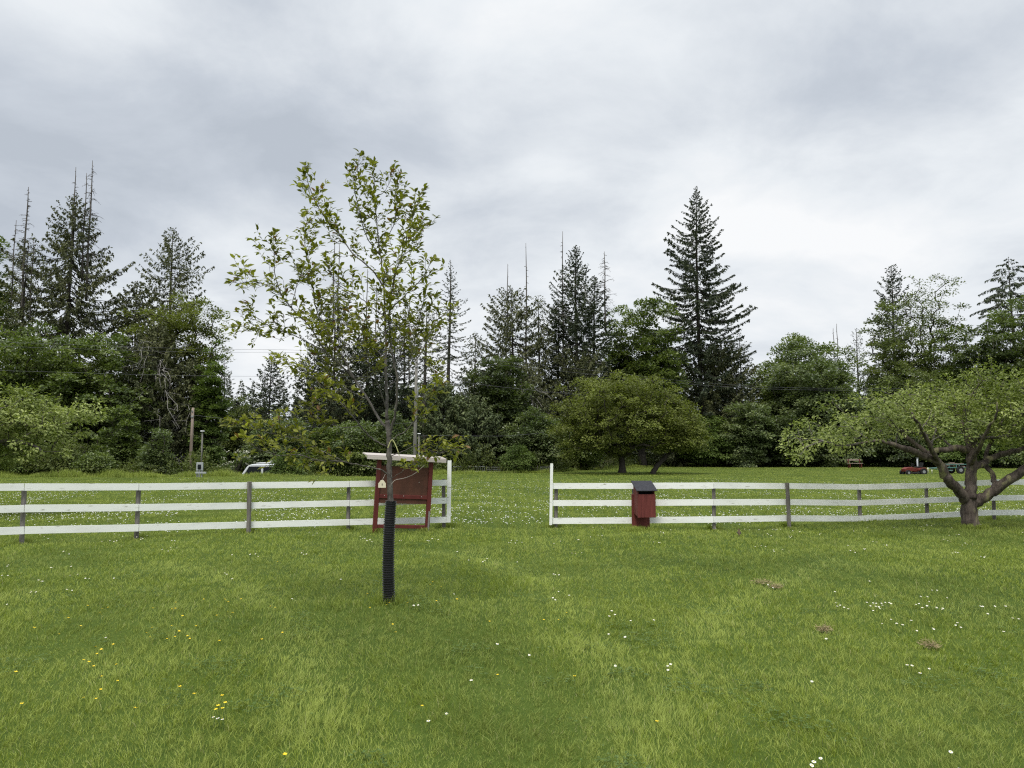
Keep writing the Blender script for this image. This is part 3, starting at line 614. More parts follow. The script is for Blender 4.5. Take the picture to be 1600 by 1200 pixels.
# ------------------------------------------------------------------ red box on its board
def red_box():
    c = PG(1004, 827); r = thing('box_on_post', 'barn red wooden box with sloping black lid on a wide red board before the fence', 'wooden box', (c[0], c[1]+.1, gzf(c[0], c[1])), R_(9))
    w = .385; d = .30
    g = Geo(); box(g, (-.015, 0.02, .34), (.40, .05, .86)); bev(obj('backboard', g.mesh('backboard', M['red_paint_b']), r), .004)
    z0, zf, zb = .30, .80, 1.00   # bottom, front top, back top
    g = Geo()
    for s in (-1, 1): prism(g, [(-.005, z0+.06), (-d, z0), (-d, zf+.05), (-.005, zb)], s*w/2-.010+(.02 if s < 0 else 0), s*w/2+.010+(.02 if s < 0 else 0))
    box(g, (.01, -.16, z0+.07), (w-.03, d-.03, .02)); bd = obj('box_body', g.mesh('box_body', M['red_paint_b']), r)
    g = Geo(); box(g, (.012, -d-.012, (z0-.01+zf-.02)/2), (w+.02, .022, zf-z0)); bev(obj('front_panel', g.mesh('front_panel', M['red_paint_b']), r), .003)
    g = Geo(); box(g, (.01, -.10, .66), (w-.04, .02, .6)); obj('slot_dark', g.mesh('slot_dark', M['black']), r)  # black sheet added inside: the shade seen through the slot under the lid
    g = Geo(); L = math.hypot(d+.10, zb-zf); ang = math.atan2(zb-zf-.04, d+.02)
    box(g, (.012, -d/2-.012, (zb+zf)/2+.055), (w+.085, L, .022), rx=ang); bev(obj('lid', g.mesh('lid', M['roof_felt']), r), .004)
red_box()
# ------------------------------------------------------------------ young tree with pipe guard
def sapling():
    base = PG(608, 948); Y0 = base[1]; o0 = np.array([base[0], Y0, gzf(base[0], Y0)])
    r = thing('young_tree', 'slim young cherry tree with sparse bronze-green leaves standing alone in the near lawn', 'tree', tuple(o0))
    rs = np.random.RandomState(3)
    BR = [  # (pixel polyline, start radius m, end radius, depth slope)
     ([(608, 952), (610, 870), (611, 800), (609, 743), (608, 711), (607, 679), (605, 657)], .036, .026, 0),
     ([(605, 657), (604, 620), (603, 580), (603, 540), (602, 500), (600, 455), (597, 420), (592, 380), (588, 340), (585, 305), (584, 268)], .019, .003, .10),
     ([(607, 690), (613, 665), (619, 633), (620, 593), (614, 560), (609, 525), (608, 490), (613, 455), (620, 420), (630, 390), (642, 350), (654, 314)], .016, .003, -.22),
     ([(605, 668), (596, 660), (575, 625), (553, 591), (545, 575), (537, 562), (524, 541), (505, 507), (492, 475), (487, 437), (481, 413), (477, 389), (475, 347)], .016, .003, .25),
     ([(553, 591), (530, 568), (511, 552), (481, 507), (457, 483), (439, 461), (420, 447), (395, 440), (371, 443)], .011, .003, -.35),
     ([(439, 461), (430, 430), (428, 400), (427, 379)], .006, .003, .2),
     ([(457, 483), (462, 450), (470, 430)], .005, .003, .4),
     ([(598, 445), (583, 424), (553, 397), (527, 363), (500, 328), (484, 293), (478, 270)], .010, .003, .35),
     ([(603, 700), (580, 684), (561, 663), (543, 641), (527, 625), (511, 612), (489, 588), (468, 575), (445, 566)], .010, .003, -.45),
     ([(511, 552), (489, 539), (457, 523), (420, 509), (393, 517), (368, 516)], .007, .003, .3),
     ([(420, 509), (400, 495), (390, 486)], .004, .003, -.3),
     ([(607, 743), (588, 732), (567, 728), (537, 721), (500, 720), (468, 711), (433, 711), (401, 700), (390, 692)], .009, .003, -.5),
     ([(537, 721), (500, 703), (460, 684), (420, 677), (388, 665), (368, 662)], .006, .003, .15),
     ([(607, 692), (620, 682), (636, 671), (655, 649), (668, 620), (684, 600), (678, 578)], .008, .003, -.4),
     ([(604, 608), (623, 591), (639, 575), (655, 556), (668, 530), (680, 503), (698, 489)], .008, .003, .45),
     ([(607, 482), (633, 461), (655, 440), (668, 421)], .006, .003, -.4),
     ([(597, 425), (628, 400), (655, 380), (660, 356)], .005, .003, .3),
     ([(610, 748), (628, 737), (641, 727)], .004, .002, -.5),
     ([(608, 713), (630, 705), (655, 697), (684, 708), (707, 703)], .006, .003, -.5),
     ([(599, 496), (580, 480), (561, 464), (527, 443), (512, 416)], .006, .003, -.5),
     ([(594, 400), (572, 368), (559, 320), (553, 288), (559, 260)], .006, .003, -.3),
     ([(585, 310), (600, 300), (612, 278)], .004, .003, .3),
     ([(594, 395), (617, 345), (617, 307), (623, 288)], .005, .003, .35),
     ([(603, 560), (585, 545), (560, 530), (535, 500), (520, 480)], .006, .003, .5),
     ([(620, 600), (640, 560), (650, 520), (662, 470)], .006, .003, -.3),
     ([(605, 640), (590, 600), (575, 560), (566, 520), (560, 490)], .006, .003, -.4),
     ([(604, 590), (622, 560), (636, 520), (640, 480)], .005, .003, .5),
     ([(575, 625), (545, 610), (520, 590), (500, 560)], .006, .003, .45),
     ([(561, 663), (540, 668), (510, 660), (480, 640)], .005, .003, .5),
    ]
    g = Geo(); nodes = []; nY = []; shoots = []
    for bi, (pl, r0, r1, sl) in enumerate(BR):
        pl = np.array(pl, float)
        if bi == 0: Ys = np.full(len(pl), Y0)
        else:
            A = np.array(nodes); j = int(np.argmin(np.sum((A-pl[0])**2, 1))); y0 = nY[j]
            pl[0] = pl[0]*.3+A[j]*.7
            s = np.concatenate(([0], np.cumsum(np.linalg.norm(np.diff(pl, axis=0), axis=1))))*Y0/1200
            Ys = y0+sl*s*(1+.2*np.sin(s*3))
        w3 = smooth_path(np.array([P(p[0], p[1], y) for p, y in zip(pl, Ys)])-o0, 5)
        # record densely
        for t in np.linspace(0, 1, 30):
            q = t*(len(pl)-1); i = min(int(q), len(pl)-2); f = q-i
            nodes.append(pl[i]*(1-f)+pl[i+1]*f); nY.append(Ys[i]*(1-f)+Ys[i+1]*f)
        n = len(w3); rad = r0+(r1-r0)*np.linspace(0, 1, n)**.8
        if bi == 0: rad = rad+.012*np.exp(-np.linspace(0, 1, n)*12)
        w3[1:-1] += rs.normal(size=(n-2, 3))*.0035
        tube(g, w3, rad, 10 if r0 > .012 else 6, lumpy=.04, seed=bi)
        if bi > 0:
            seg = np.linalg.norm(np.diff(w3, axis=0), axis=1); cs = np.concatenate(([0], np.cumsum(seg))); tot = cs[-1]
            d = .10
            start = .22*tot if bi not in (1, 2, 3) else .30*tot
            while start+d < tot:
                d += rs.uniform(.021, .046); u = min(start+d, tot); pt = np.array([np.interp(u, cs, w3[:, k]) for k in range(3)])
                i = min(np.searchsorted(cs, u), n-1); tg = nrm(w3[i]-w3[max(i-1, 0)]); shoots.append((pt, tg, u/tot))
            shoots.append((w3[-1], nrm(w3[-1]-w3[-3]), 1.0))
    lp, ld, lt = [], [], []; tw0, tw1 = [], []
    for pt, tg, u in shoots:
        L = rs.uniform(.06, .36)*(1.0 if u < .95 else .6)*(1.15-.4*u)
        side = nrm(np.cross(tg, rs.normal(size=3))); dr = nrm(tg*rs.uniform(.3, .9)+side*rs.uniform(.5, 1)+np.array([0, 0, .28])) if u < .99 else tg
        k = max(2, int(L/.032)); prev = pt
        for q in range(1, k+1):
            nx = pt+dr*L*q/k+np.array([0, 0, .02*math.sin(q)]); tw0.append(prev); tw1.append(nx); 
            nl = rs.randint(1, 3) if q < k else rs.randint(3, 5)
            for z in range(nl):
                dd = nrm(dr*.6+rs.normal(size=3)*np.array([.8, .8, .4])+np.array([0, 0, .22])); 
                lp.append(nx); ld.append(dd)
            prev = nx
    segs(g, tw0, tw1, .0019, .0014, 4)
    lp = np.array(lp); ld = np.array(ld); n = len(lp); pet = lp+ld*.015
    segs(g, lp, pet, .0011, .0009, 3)
    L = rs.uniform(.042, .086, n); c = Geo()
    nn = nrm(np.array([0, -.25, 1.])+rs.normal(size=(n, 3))*.42)
    leaves5(c, pet, ld, nn, L, L*.52, np.clip(rs.normal(.5, .25, n), 0, 1), .16, .20)
    obj('trunk', g.mesh('trunk', M['bark_young'], True), r); obj('crown', c.mesh('crown', M['young']), r)
    # yellow tie at the fork
    g = Geo(); q = [P(px, py, Y0-.05)-o0 for px, py in ((606, 700), (610, 690), (614, 688), (620, 700), (624, 712))]
    tube(g, smooth_path(q, 4), .0055, 6); obj('tie_strap', g.mesh('tie_strap', M['strap']), r)
    # loose pale string from stem
    g = Geo(); q = [P(px, py, Y0-.04-i*.0) - o0 for i, (px, py) in enumerate(((611, 757), (618, 750), (632, 747), (648, 740), (663, 727)))]
    tube(g, smooth_path(q, 5), .0028, 5); obj('string', g.mesh('string', M['bleached']), r)
    # corrugated guard
    a = P(611, 780, Y0)-o0; H = a[2]; rings = 44; pts = []; rad = []
    t0 = thing('tree_guard', 'black corrugated plastic pipe sleeved round the stem of the young tree', 'tree guard', tuple(o0))
    for i in range(rings*4+1):
        t = i/(rings*4); s = math.sin(2*PI*i/4.0); pts.append((a[0]*t+.010*math.sin(t*4)*0+(-.018*math.sin(PI*t)), a[1]*t, H*t-.02)); rad.append(.060+.0052*(1 if (i % 4) in (0, 1) else -1)+.006*(1-t))
    g = Geo(); tube(g, pts, rad, 24, cap=False)
    obj('sleeve', g.mesh('sleeve', M['tube'], False), t0)
    g = Geo(); th = np.linspace(0, 2*PI, 25); ip = [(a[0], a[1], H-.0), ]; 
    tube(g, [(a[0]-.001, a[1], H-.16), (a[0], a[1], H-.022)], .050, 20, cap=False); obj('inner_wall', g.mesh('inner_wall', M['black']), t0)
    # label tag on its thread
    q = P(597, 757, Y0-.09); t1 = thing('plant_tag', 'small cream house-shaped tag hanging from a thread on the young tree', 'tag', tuple(q))
    g = Geo(); s = .0070
    pr = [(-6, -5), (6, -5), (6, 1.5), (1.8, 7), (-1.8, 7), (-6, 1.5)]
    V = [(x*s, -.002, z*s) for x, z in pr]+[(x*s, .002, z*s) for x, z in pr]; n = 6
    g.add(V, [(i, (i+1) % n, n+(i+1) % n, n+i) for i in range(n)]+[(0, 5, 2, 1), (5, 4, 3, 2), (n+0, n+1, n+2, n+5), (n+5, n+2, n+3, n+4)])
    obj('card', g.mesh('card', M['tag']), t1)
    g = Geo(); box(g, (0.001, -.0035, 0), (.008, .002, .022)); box(g, (.003, -.0035, .006), (.012, .002, .006)); obj('mark', g.mesh('mark', M['post']), t1)
    g = Geo(); e = P(602, 741, Y0-.04)-q; tube(g, [(0, 0, .045), tuple(e*.6+np.array([-.004, 0, .01])), tuple(e)], .0018, 5); obj('thread', g.mesh('thread', M['bleached']), t1)
sapling()
# ------------------------------------------------------------------ old apple trees
def apple_right():
    base = PG(1515, 827); Y0 = base[1]; o0 = np.array([base[0], Y0, gzf(base[0], Y0)])
    k = Y0/1200
    def q(px, py, dy=0): return P(px, py, Y0+dy)-o0
    LIMB = [
     ([(1516, 832, 0), (1515, 812, 0), (1514, 790, 0), (1515, 772, 0)], [.215, .168, .155, .15]),
     ([(1515, 778, 0), (1517, 755, .02), (1518, 730, .05), (1518, 705, .08), (1513, 680, .15), (1500, 655, .3), (1490, 630, .4)], [.13, .115, .11, .10, .08, .05, .03]),
     ([(1510, 782, 0), (1497, 766, -.1), (1484, 752, -.2), (1475, 738, -.3), (1466, 722, -.35), (1440, 711, -.45), (1420, 703, -.6), (1400, 697, -.7), (1375, 690, -.8), (1345, 692, -.9)], [.12, .105, .10, .095, .085, .08, .065, .05, .035, .02]),
     ([(1518, 705, .08), (1495, 700, .0), (1470, 703, -.1), (1448, 706, -.1), (1425, 690, .1), (1400, 670, .3), (1370, 655, .5)], [.08, .07, .06, .055, .045, .035, .02]),
     ([(1520, 785, 0), (1536, 778, -.1), (1556, 764, -.25), (1580, 748, -.4), (1605, 731, -.55), (1640, 705, -.7), (1670, 670, -.9)], [.12, .11, .105, .10, .09, .07, .04]),
     ([(1518, 735, .05), (1535, 724, .1), (1556, 713, .2), (1580, 706, .3), (1600, 700, .5), (1630, 680, .7)], [.075, .07, .065, .06, .045, .03]),
     ([(1551, 768, -.2), (1554, 752, .0), (1549, 740, .15), (1540, 727, .3), (1545, 700, .6), (1560, 670, .9), (1570, 640, 1.1)], [.055, .055, .05, .045, .04, .03, .02]),
     ([(1518, 720, .05), (1522, 700, .5), (1510, 680, 1.0), (1480, 655, 1.5), (1450, 640, 1.8)], [.06, .045, .03, .02, .01]),
     ([(1517, 725, .0), (1530, 700, -.5), (1545, 670, -.9), (1556, 648, -1.2), (1558, 628, -1.3)], [.05, .04, .03, .018, .008]),
     ([(1466, 722, -.35), (1455, 700, -.7), (1440, 670, -1.0), (1425, 645, -1.2)], [.05, .045, .03, .02]),
     ([(1500, 655, .3), (1515, 625, .3), (1530, 595, .3)], [.03, .02, .01]),
    ]
    g = Geo(); paths = []
    for i, (pl, rd) in enumerate(LIMB):
        w3 = smooth_path([q(*p) for p in pl], 4); rr = np.interp(np.linspace(0, 1, len(w3)), np.linspace(0, 1, len(rd)), rd)
        w3[1:-1] += np.random.RandomState(i).normal(size=(len(w3)-2, 3))*.012
        tube(g, w3, rr, 14, lumpy=.07, seed=i); paths.append(w3)
    rs = np.random.RandomState(21)
    def E(px, py, dy, rx, ry, rz): c = q(px, py, dy); return (c[0], c[1], c[2], rx, ry, rz)
    ells = [E(1325, 678, -.5, 1.05, .9, .42), E(1283, 695, -.6, .65, .6, .30), E(1400, 645, -.2, 1.05, 1.2, .62), E(1450, 640, .3, 1.0, 1.3, .66), E(1470, 670, -.5, .8, 1.0, .35), E(1545, 650, .1, .8, 1.6, .6), E(1520, 605, .2, .55, .8, .42), E(1590, 610, 0, 1.2, 1.5, .72), E(1640, 650, 0, 1.9, 1.8, .8), E(1580, 670, -.6, .9, 1.0, .45), E(1250, 708, -.6, .32, .35, .2), E(1500, 640, 1.2, 1.3, .7, .5)]
    C = clump_points(rs, ells, 430, .34, .5, floor=q(1300, 722)[2], mind=.23)
    # keep the limbs bare below: nothing low near the trunk
    hx = np.abs(C[:, 0]); C = C[~((hx < 1.35) & (C[:, 2] < q(1515, 690)[2]))]
    A, PR, rad, n0 = grow(paths, C, .0058, .5, .10, 5, maxr=.06, wig=.07)
    tw = Geo(); wood(tw, A, PR, rad, 5, skip=n0)
    c = Geo(); foliage_clumps(c, rs, C, q(1515, 700), .21, 54, .070, .038, .8, .25, .8, .65, near=True)
    # upright water shoots on top
    top = C[C[:, 2] > np.quantile(C[:, 2], .72)]; sel = top[rs.choice(len(top), 70)]
    e = sel+np.stack((rs.normal(size=70)*.06, rs.normal(size=70)*.06, rs.uniform(.15, .34, 70)), 1); segs(tw, sel, e, .006, .003, 4)
    for t in np.linspace(.2, 1, 7):
        p = np.repeat(sel+(e-sel)*t, 2, 0); n = len(p); leaves5(c, p, nrm(rs.normal(size=(n, 3))+np.array([0, 0, .5])), nrm(np.array([0, 0, 1.])+rs.normal(size=(n, 3))*.5), rs.uniform(.04, .065, n), .028, rs.uniform(.3, .9, n))
    r = make_tree('apple_tree', 'old gnarled apple tree with a thick forked mossy trunk at the right fence', 'tree', tuple(o0), g.mesh('trunk', M['bark_apple'], True), c.mesh('crown', M['apple'])); obj('twigs', tw.mesh('twigs', M['bark']), r)
apple_right()
def apple_left():
    Y0 = 21.; o = P(-75, 700, Y0); o0 = np.array([o[0], Y0, gzf(o[0], Y0)])
    def q(px, py, dy=0): return P(px, py, Y0+dy)-o0
    LIMB = [([(-75, 800, 0), (-76, 770, 0), (-74, 745, 0), (-70, 722, 0)], [.2, .17, .16, .15]),
            ([(-70, 722, 0), (-40, 700, -.3), (-5, 690, -.4), (30, 690, -.5), (60, 700, -.6), (65, 712, -.6)], [.11, .09, .07, .045, .03, .02]),
            ([(-70, 722, 0), (-60, 690, .3), (-30, 655, .5), (10, 635, .5), (50, 620, .4)], [.1, .08, .06, .04, .02]),
            ([(-30, 655, .5), (20, 660, .2), (70, 668, .0), (110, 660, -.1)], [.05, .04, .03, .02]),
            ([(-74, 730, 0), (-110, 690, .2), (-150, 660, .3)], [.1, .07, .03]),
            ([(-5, 690, -.4), (40, 705, -.1), (90, 708, .1)], [.04, .03, .015])]
    g = Geo(); paths = []
    for i, (pl, rd) in enumerate(LIMB):
        w3 = smooth_path([q(*p) for p in pl], 4); rr = np.interp(np.linspace(0, 1, len(w3)), np.linspace(0, 1, len(rd)), rd); tube(g, w3, rr, 12, lumpy=.06, seed=i); paths.append(w3)
    rs = np.random.RandomState(8)
    def E(px, py, dy, rx, ry, rz): c = q(px, py, dy); return (c[0], c[1], c[2], rx, ry, rz)
    ells = [E(-30, 670, 0, 2.0, 2.3, 1.0), E(20, 650, .2, 1.35, 1.4, .75), E(75, 665, 0, 1.0, 1.2, .7), E(112, 645, 0, .85, .8, .33), E(60, 706, -.2, 1.0, 1.0, .38), E(-120, 670, 0, 1.6, 1.9, 1.0), E(25, 625, 0, .7, .7, .4), E(142, 640, 0, .35, .4, .16)]
    C = clump_points(rs, ells, 330, .34, .5, floor=q(0, 733)[2], mind=.24)
    A, PR, rad, n0 = grow(paths, C, .006, .5, .1, 6, maxr=.06, wig=.08); tw = Geo(); wood(tw, A, PR, rad, 5, skip=n0)
    c = Geo(); foliage_clumps(c, rs, C, q(-20, 700), .26, 58, .10, .056, .7, .35, .8, .6, near=True)
    top = C[C[:, 2] > np.quantile(C[:, 2], .7)]; sel = top[rs.choice(len(top), 40)]; e = sel+np.stack((rs.normal(size=40)*.12+.05, rs.normal(size=40)*.1, rs.uniform(.15, .4, 40)), 1); segs(tw, sel, e, .006, .003, 4)
    for t in np.linspace(.2, 1, 6):
        p = np.repeat(sel+(e-sel)*t, 2, 0); n = len(p); leaves5(c, p, nrm(rs.normal(size=(n, 3))+np.array([0, 0, .5])), nrm(np.array([0, 0, 1.])+rs.normal(size=(n, 3))*.5), rs.uniform(.05, .085, n), .04, rs.uniform(.3, .9, n))
    r = make_tree('apple_tree', 'spreading pale green apple tree reaching in over the fence from the left edge', 'tree', tuple(o0), g.mesh('trunk', M['bark'], True), c.mesh('crown', M['apple'])); obj('twigs', tw.mesh('twigs', M['bark']), r)
apple_left()
# ------------------------------------------------------------------ the wood behind
def place(px, topy, Y):
    p = P(px, topy, Y); z = gzf(p[0], Y)-.05; return (float(p[0]), float(Y), z), float(p[2]-z)
def m_(px, Y): return px*Y/1200.
def maple(px, topy, Y, rpx, label, lm='maple', seed=1, base=.12, n=170, nl=95, L=.30, cr=None, name='maple_tree', cat='tree', shape=None, flat=.40, droop=.35, noise=.30, trunk='bark_dark', jit=.45, tr=None, shell=.42, wide=.7):
    loc, H = place(px, topy, Y); R = m_(rpx, Y)*1.06; n = int(n*1.9); cr = cr or R*.13+.28; nl = int(nl*1.15); mind = cr*.55
    zc = H*(1+base)/2; rz = H*(1-base)/2-cr*.3
    ells = shape(R, H) if shape else [(0, 0, zc, R*.92, R*.92, rz), (R*.25, -.2*R, zc*.85, R*.75, R*.7, rz*.62), (-R*.3, -.1*R, zc*.78, R*.7, R*.7, rz*.6)]
    tm, cm = broad(seed, H, ells, n, cr, nl, L, L*.62, tr or .018*H+.08, M[lm], M[trunk], .5, (.3, .1), flat, droop, noise, shell, jit=jit, r_tip=.02, floor=.25, mind=mind)
    return make_tree(name, label, cat, loc, tm, cm, 0)
def con(px, topy, Y, rpx, label, lm='fir', seed=1, name='conifer_tree', dead=None, dark=True, **kw):
    loc, H = place(px, topy, Y); R = m_(rpx, Y)*1.12; dm = kw.pop('deadbr', 0)
    g, c = conifer(seed, H, R, **kw); r = make_tree(name, label, 'tree', loc, g.mesh('trunk', M['bark_dark'], True), c.mesh('crown', M[lm]))
    if dead:   # bare grey leaders standing out of the crown: (px, topy, start_y, branches, branch length px, radius)
        rs = np.random.RandomState(seed+50)
        for (dx, ty, by, nb, bl, rr, dr) in dead:
            a = P(dx, ty, Y); b = P(dx, by, Y); gd = Geo()
            dead_stem(gd, rs, a[0]-loc[0], rs.uniform(-.4, .4), max(b[2]-loc[2], 0), a[2]-loc[2], rr, nb, m_(bl, Y), .25, droop=dr)
            obj('dead_leader', gd.mesh('dead_leader', M['dead_dark'], True), r)
    if dm:
        rs = np.random.RandomState(seed+70); gd = Geo(); dead_branches(gd, rs, dm, np.array([[0, 0, 0], [0, 0, H]]), H*.14, H*.82, R*1.45, .7, .034, up=.3, taper=False, front=True)
        obj('dead_branches', gd.mesh('dead_branches', M['dead'], False), r)
    return r
# left group
maple(-12, 350, 74, 62, 'dark leafy tree cut by the left edge, beside the bare grey conifer top', 'olive', 31, .3, 130, 80)
con(45, 372, 70, 45, 'half-dead cedar at far left with one bare grey spire fringed by level twigs', 'cedar', 32, 'cedar_tree',
    dead=[(46, 293, 500, 60, 22, .16, .35), (29, 346, 480, 24, 12, .07, .3), (52, 375, 500, 12, 10, .06, .3)], base=.15, power=.45, nb=130, top=20, bot=-20, hang=.6, spray=.7, gap=.35, tr=.2)
con(118, 300, 74, 92, 'tall ragged cedar with three bare spires rising above the left maple', 'cedar', 33, 'cedar_tree',
    dead=[(120, 262, 440, 20, 12, .12, .4), (135, 270, 440, 18, 10, .10, .4), (144, 250, 470, 44, 33, .15, .7)],
    base=.08, power=.9, sat=.36, nb=280, top=10, bot=-25, up=.22, sag=.18, hang=.75, spray=.75, sw=.2, gap=.22, irr=.45)
maple(60, 505, 60, 85, 'broad bright green maple behind the left apple tree', 'maple', 34, .05, 190, 100, .26, shape=lambda R, H: [(0, 0, H*.55, R, R*.8, H*.38), (-R*.5, 0, H*.7, R*.6, R*.6, H*.26), (R*.2, 0, H*.3, R*.9, R*.8, H*.26)])
maple(150, 520, 61, 72, 'layered green maple spreading right of the broad left maple', 'maple', 35, .05, 190, 100, .26, flat=.3)
con(215, 440, 78, 62, 'dense dark cedar in the gap right of the three-spired cedar', 'cedar', 36, 'cedar_tree', base=.0, power=.6, nb=220, top=20, bot=-20, hang=.7, spray=.8, sw=.24, gap=.22)
con(272, 356, 72, 50, 'thin-topped cedar with wispy tip poking from the round madrone crown', 'cedar', 37, 'cedar_tree', base=.1, power=.7, sat=.2, nb=230, top=25, bot=-15, hang=.7, spray=.6, sw=.17, gap=.26, irr=.55)
maple(285, 437, 66, 66, 'round yellow-green madrone with open twiggy crown left of the far gap', 'bronze', 38, .42, 85, 75, .22, shape=lambda R, H: [(0, 0, H*.76, R*.95, R*.8, H*.2), (R*.35, 0, H*.6, R*.62, R*.6, H*.16)], name='madrone_tree', tr=.22)
con(246, 505, 63, 55, 'brown-green cedar hung with a tangle of dead grey boughs, left of the pole', 'cedar', 39, 'cedar_tree', base=.0, power=.5, nb=220, top=15, bot=-25, hang=.9, spray=.7, sw=.2, gap=.2, deadbr=46)
con(300, 560, 64, 46, 'low dark cedar standing behind the short left utility pole', 'cedar', 40, 'cedar_tree', base=.0, power=.5, nb=180, top=15, bot=-25, hang=.9, spray=.7, sw=.22, gap=.2, deadbr=16)
maple(332, 545, 63, 26, 'narrow bright green leafy tree right of the short utility pole', 'bush', 41, .0, 110, 80, .22)
con(352, 560, 90, 22, 'slim grey-green fir at the left side of the far gap', 'fir2', 42, 'fir_tree', base=.0, power=.7, nb=130, gap=.35)
maple(190, 640, 56, 34, 'young maple bush with bright leaves at the foot of the left maple', 'maple', 43, .0, 90, 70, .2, name='maple_bush')
maple(247, 674, 53.5, 19, 'small pale green sapling on the lawn edge left of the poles', 'maple_blue', 44, .05, 60, 60, .15, name='sapling')
maple(385, 606, 78, 44, 'mid-green leafy tree under the far gap', 'alder', 45, .0, 120, 80, .24)
con(424, 549, 74, 36, 'pointed dark fir right of the far gap', 'fir', 46, 'fir_tree', base=.02, power=.8, nb=190, top=30, bot=-10, gap=.24, spray=.5)
maple(440, 630, 64, 40, 'grey-green maple bush left of the young tree, above the white van', 'maple_blue', 47, .0, 110, 75, .2, name='maple_bush')
# behind the young tree
con(524, 455, 74, 58, 'dead-topped cedar with twin bare spires behind the young tree', 'cedar', 48, 'cedar_tree', dead=[(522, 372, 520, 12, 10, .1, .3), (529, 380, 520, 18, 16, .1, .5)], base=.02, power=.42, nb=200, top=15, bot=-20, hang=.7, gap=.26)
con(492, 545, 72, 36, 'dark conifer left of the twin-spired cedar', 'fir', 49, 'fir_tree', base=.02, power=.6, nb=190, gap=.24)
con(575, 515, 76, 60, 'dark conifer with one thin bare spire behind the young tree stem', 'fir', 50, 'fir_tree', dead=[(574, 420, 560, 16, 14, .09, .3), (588, 440, 560, 12, 12, .08, .3)], base=.02, power=.6, nb=190, gap=.24)
con(618, 500, 78, 60, 'dark shaggy conifer between the young tree and the tall utility pole', 'fir', 51, 'fir_tree', dead=[(633, 462, 600, 30, 34, .13, .45), (641, 470, 600, 16, 20, .1, .4)], base=.02, power=.5, nb=200, gap=.24)
con(666, 478, 70, 30, 'thin conifer with a bare pinkish trunk just right of the tall utility pole', 'fir2', 52, 'conifer_tree', dead=[(666, 500, 700, 24, 26, .2, .6)], base=.45, power=.5, nb=70, gap=.4, tr=.24)
con(703, 406, 66, 46, 'see-through fir with widely spaced boughs and bare lower trunk, right of the young tree', 'fir2', 53, 'fir_tree', base=.34, power=.85, sat=.75, nb=120, top=35, bot=-18, sag=.08, up=.1, gap=.24, spray=.42, sw=.13, irr=.3, tr=.22, hang=.2)
con(690, 600, 64, 42, 'feathery dark hemlock behind the notice board', 'hemlock', 54, 'hemlock_tree', base=.0, power=.45, nb=210, bot=-20, hang=.8, gap=.2, spray=.6, sw=.2)
con(735, 625, 63, 46, 'feathery dark hemlock above the far metal gate', 'hemlock', 55, 'hemlock_tree', base=.0, power=.45, nb=210, bot=-20, hang=.8, gap=.2, spray=.6, sw=.2)
maple(555, 640, 60, 55, 'leafy green maple bush left of the notice board', 'maple', 56, .0, 140, 85, .2, name='maple_bush')
maple(610, 650, 61, 38, 'leafy green maple bush behind the notice board roof', 'maple_blue', 57, .0, 110, 80, .2, name='maple_bush')
maple(512, 660, 60, 34, 'low olive bush between the white van and the notice board', 'olive', 58, .0, 100, 70, .18, name='bush', cat='bush')
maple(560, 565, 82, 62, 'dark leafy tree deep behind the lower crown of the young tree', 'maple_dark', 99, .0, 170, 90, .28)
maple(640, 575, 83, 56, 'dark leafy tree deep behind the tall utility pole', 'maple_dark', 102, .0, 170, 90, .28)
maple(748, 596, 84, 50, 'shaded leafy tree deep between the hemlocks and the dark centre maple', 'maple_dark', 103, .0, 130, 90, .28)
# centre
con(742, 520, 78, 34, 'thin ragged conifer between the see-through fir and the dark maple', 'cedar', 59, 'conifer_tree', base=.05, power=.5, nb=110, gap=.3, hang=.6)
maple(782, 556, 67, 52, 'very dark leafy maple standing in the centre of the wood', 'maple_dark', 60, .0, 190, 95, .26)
con(800, 452, 76, 66, 'greyish cedar with two thin bare spires left of the centre firs', 'cedar', 61, 'cedar_tree', dead=[(793, 412, 520, 8, 7, .09, .3), (822, 380, 620, 20, 10, .16, .3)], base=.05, power=.5, nb=230, top=20, bot=-18, hang=.65, spray=.65, sw=.18, gap=.24, irr=.5)
con(842, 462, 77, 30, 'feathery cedar top just right of the two bare centre spires', 'cedar', 62, 'cedar_tree', base=.1, power=.45, nb=130, top=25, bot=-15, hang=.65, gap=.28)
con(900, 383, 78, 50, 'dark pointed fir tallest of the centre clump, beside a bare spire', 'fir', 63, 'fir_tree', dead=[(879, 360, 600, 26, 16, .14, .45)], base=.15, power=.8, nb=260, top=38, bot=-10, gap=.24, spray=.6, sw=.2, irr=.5, deadbr=14)
con(928, 430, 80, 36, 'dark fir right of the tallest centre fir, with a bare spire and one-sided twigs', 'fir', 64, 'fir_tree', dead=[(944, 394, 520, 34, 30, .13, .6)], base=.15, power=.7, nb=190, top=38, bot=-10, gap=.24, spray=.6, sw=.2, irr=.5)
con(872, 470, 79, 40, 'dark fir filling the left of the centre clump', 'fir', 65, 'fir_tree', base=.1, power=.5, nb=200, top=30, bot=-15, gap=.24, spray=.6, sw=.2)
con(905, 560, 76, 62, 'brownish cedar thicket tree below the centre firs', 'cedar', 66, 'cedar_tree', base=.0, power=.4, nb=200, bot=-20, hang=.8, gap=.24, spray=.7, sw=.22, deadbr=14)
con(828, 570, 70, 36, 'drab cedar with dead grey boughs low on its side, right of the dark maple', 'cedar', 67, 'cedar_tree', base=.05, power=.45, nb=150, bot=-25, hang=.9, gap=.24, deadbr=30)
maple(1000, 472, 84, 58, 'green maple rising between the centre firs and the tallest fir', 'maple', 68, .2, 190, 95, .30)
maple(960, 520, 85, 46, 'dark maple shoulder right of the centre fir clump', 'maple_dark', 69, .1, 130, 90, .3)
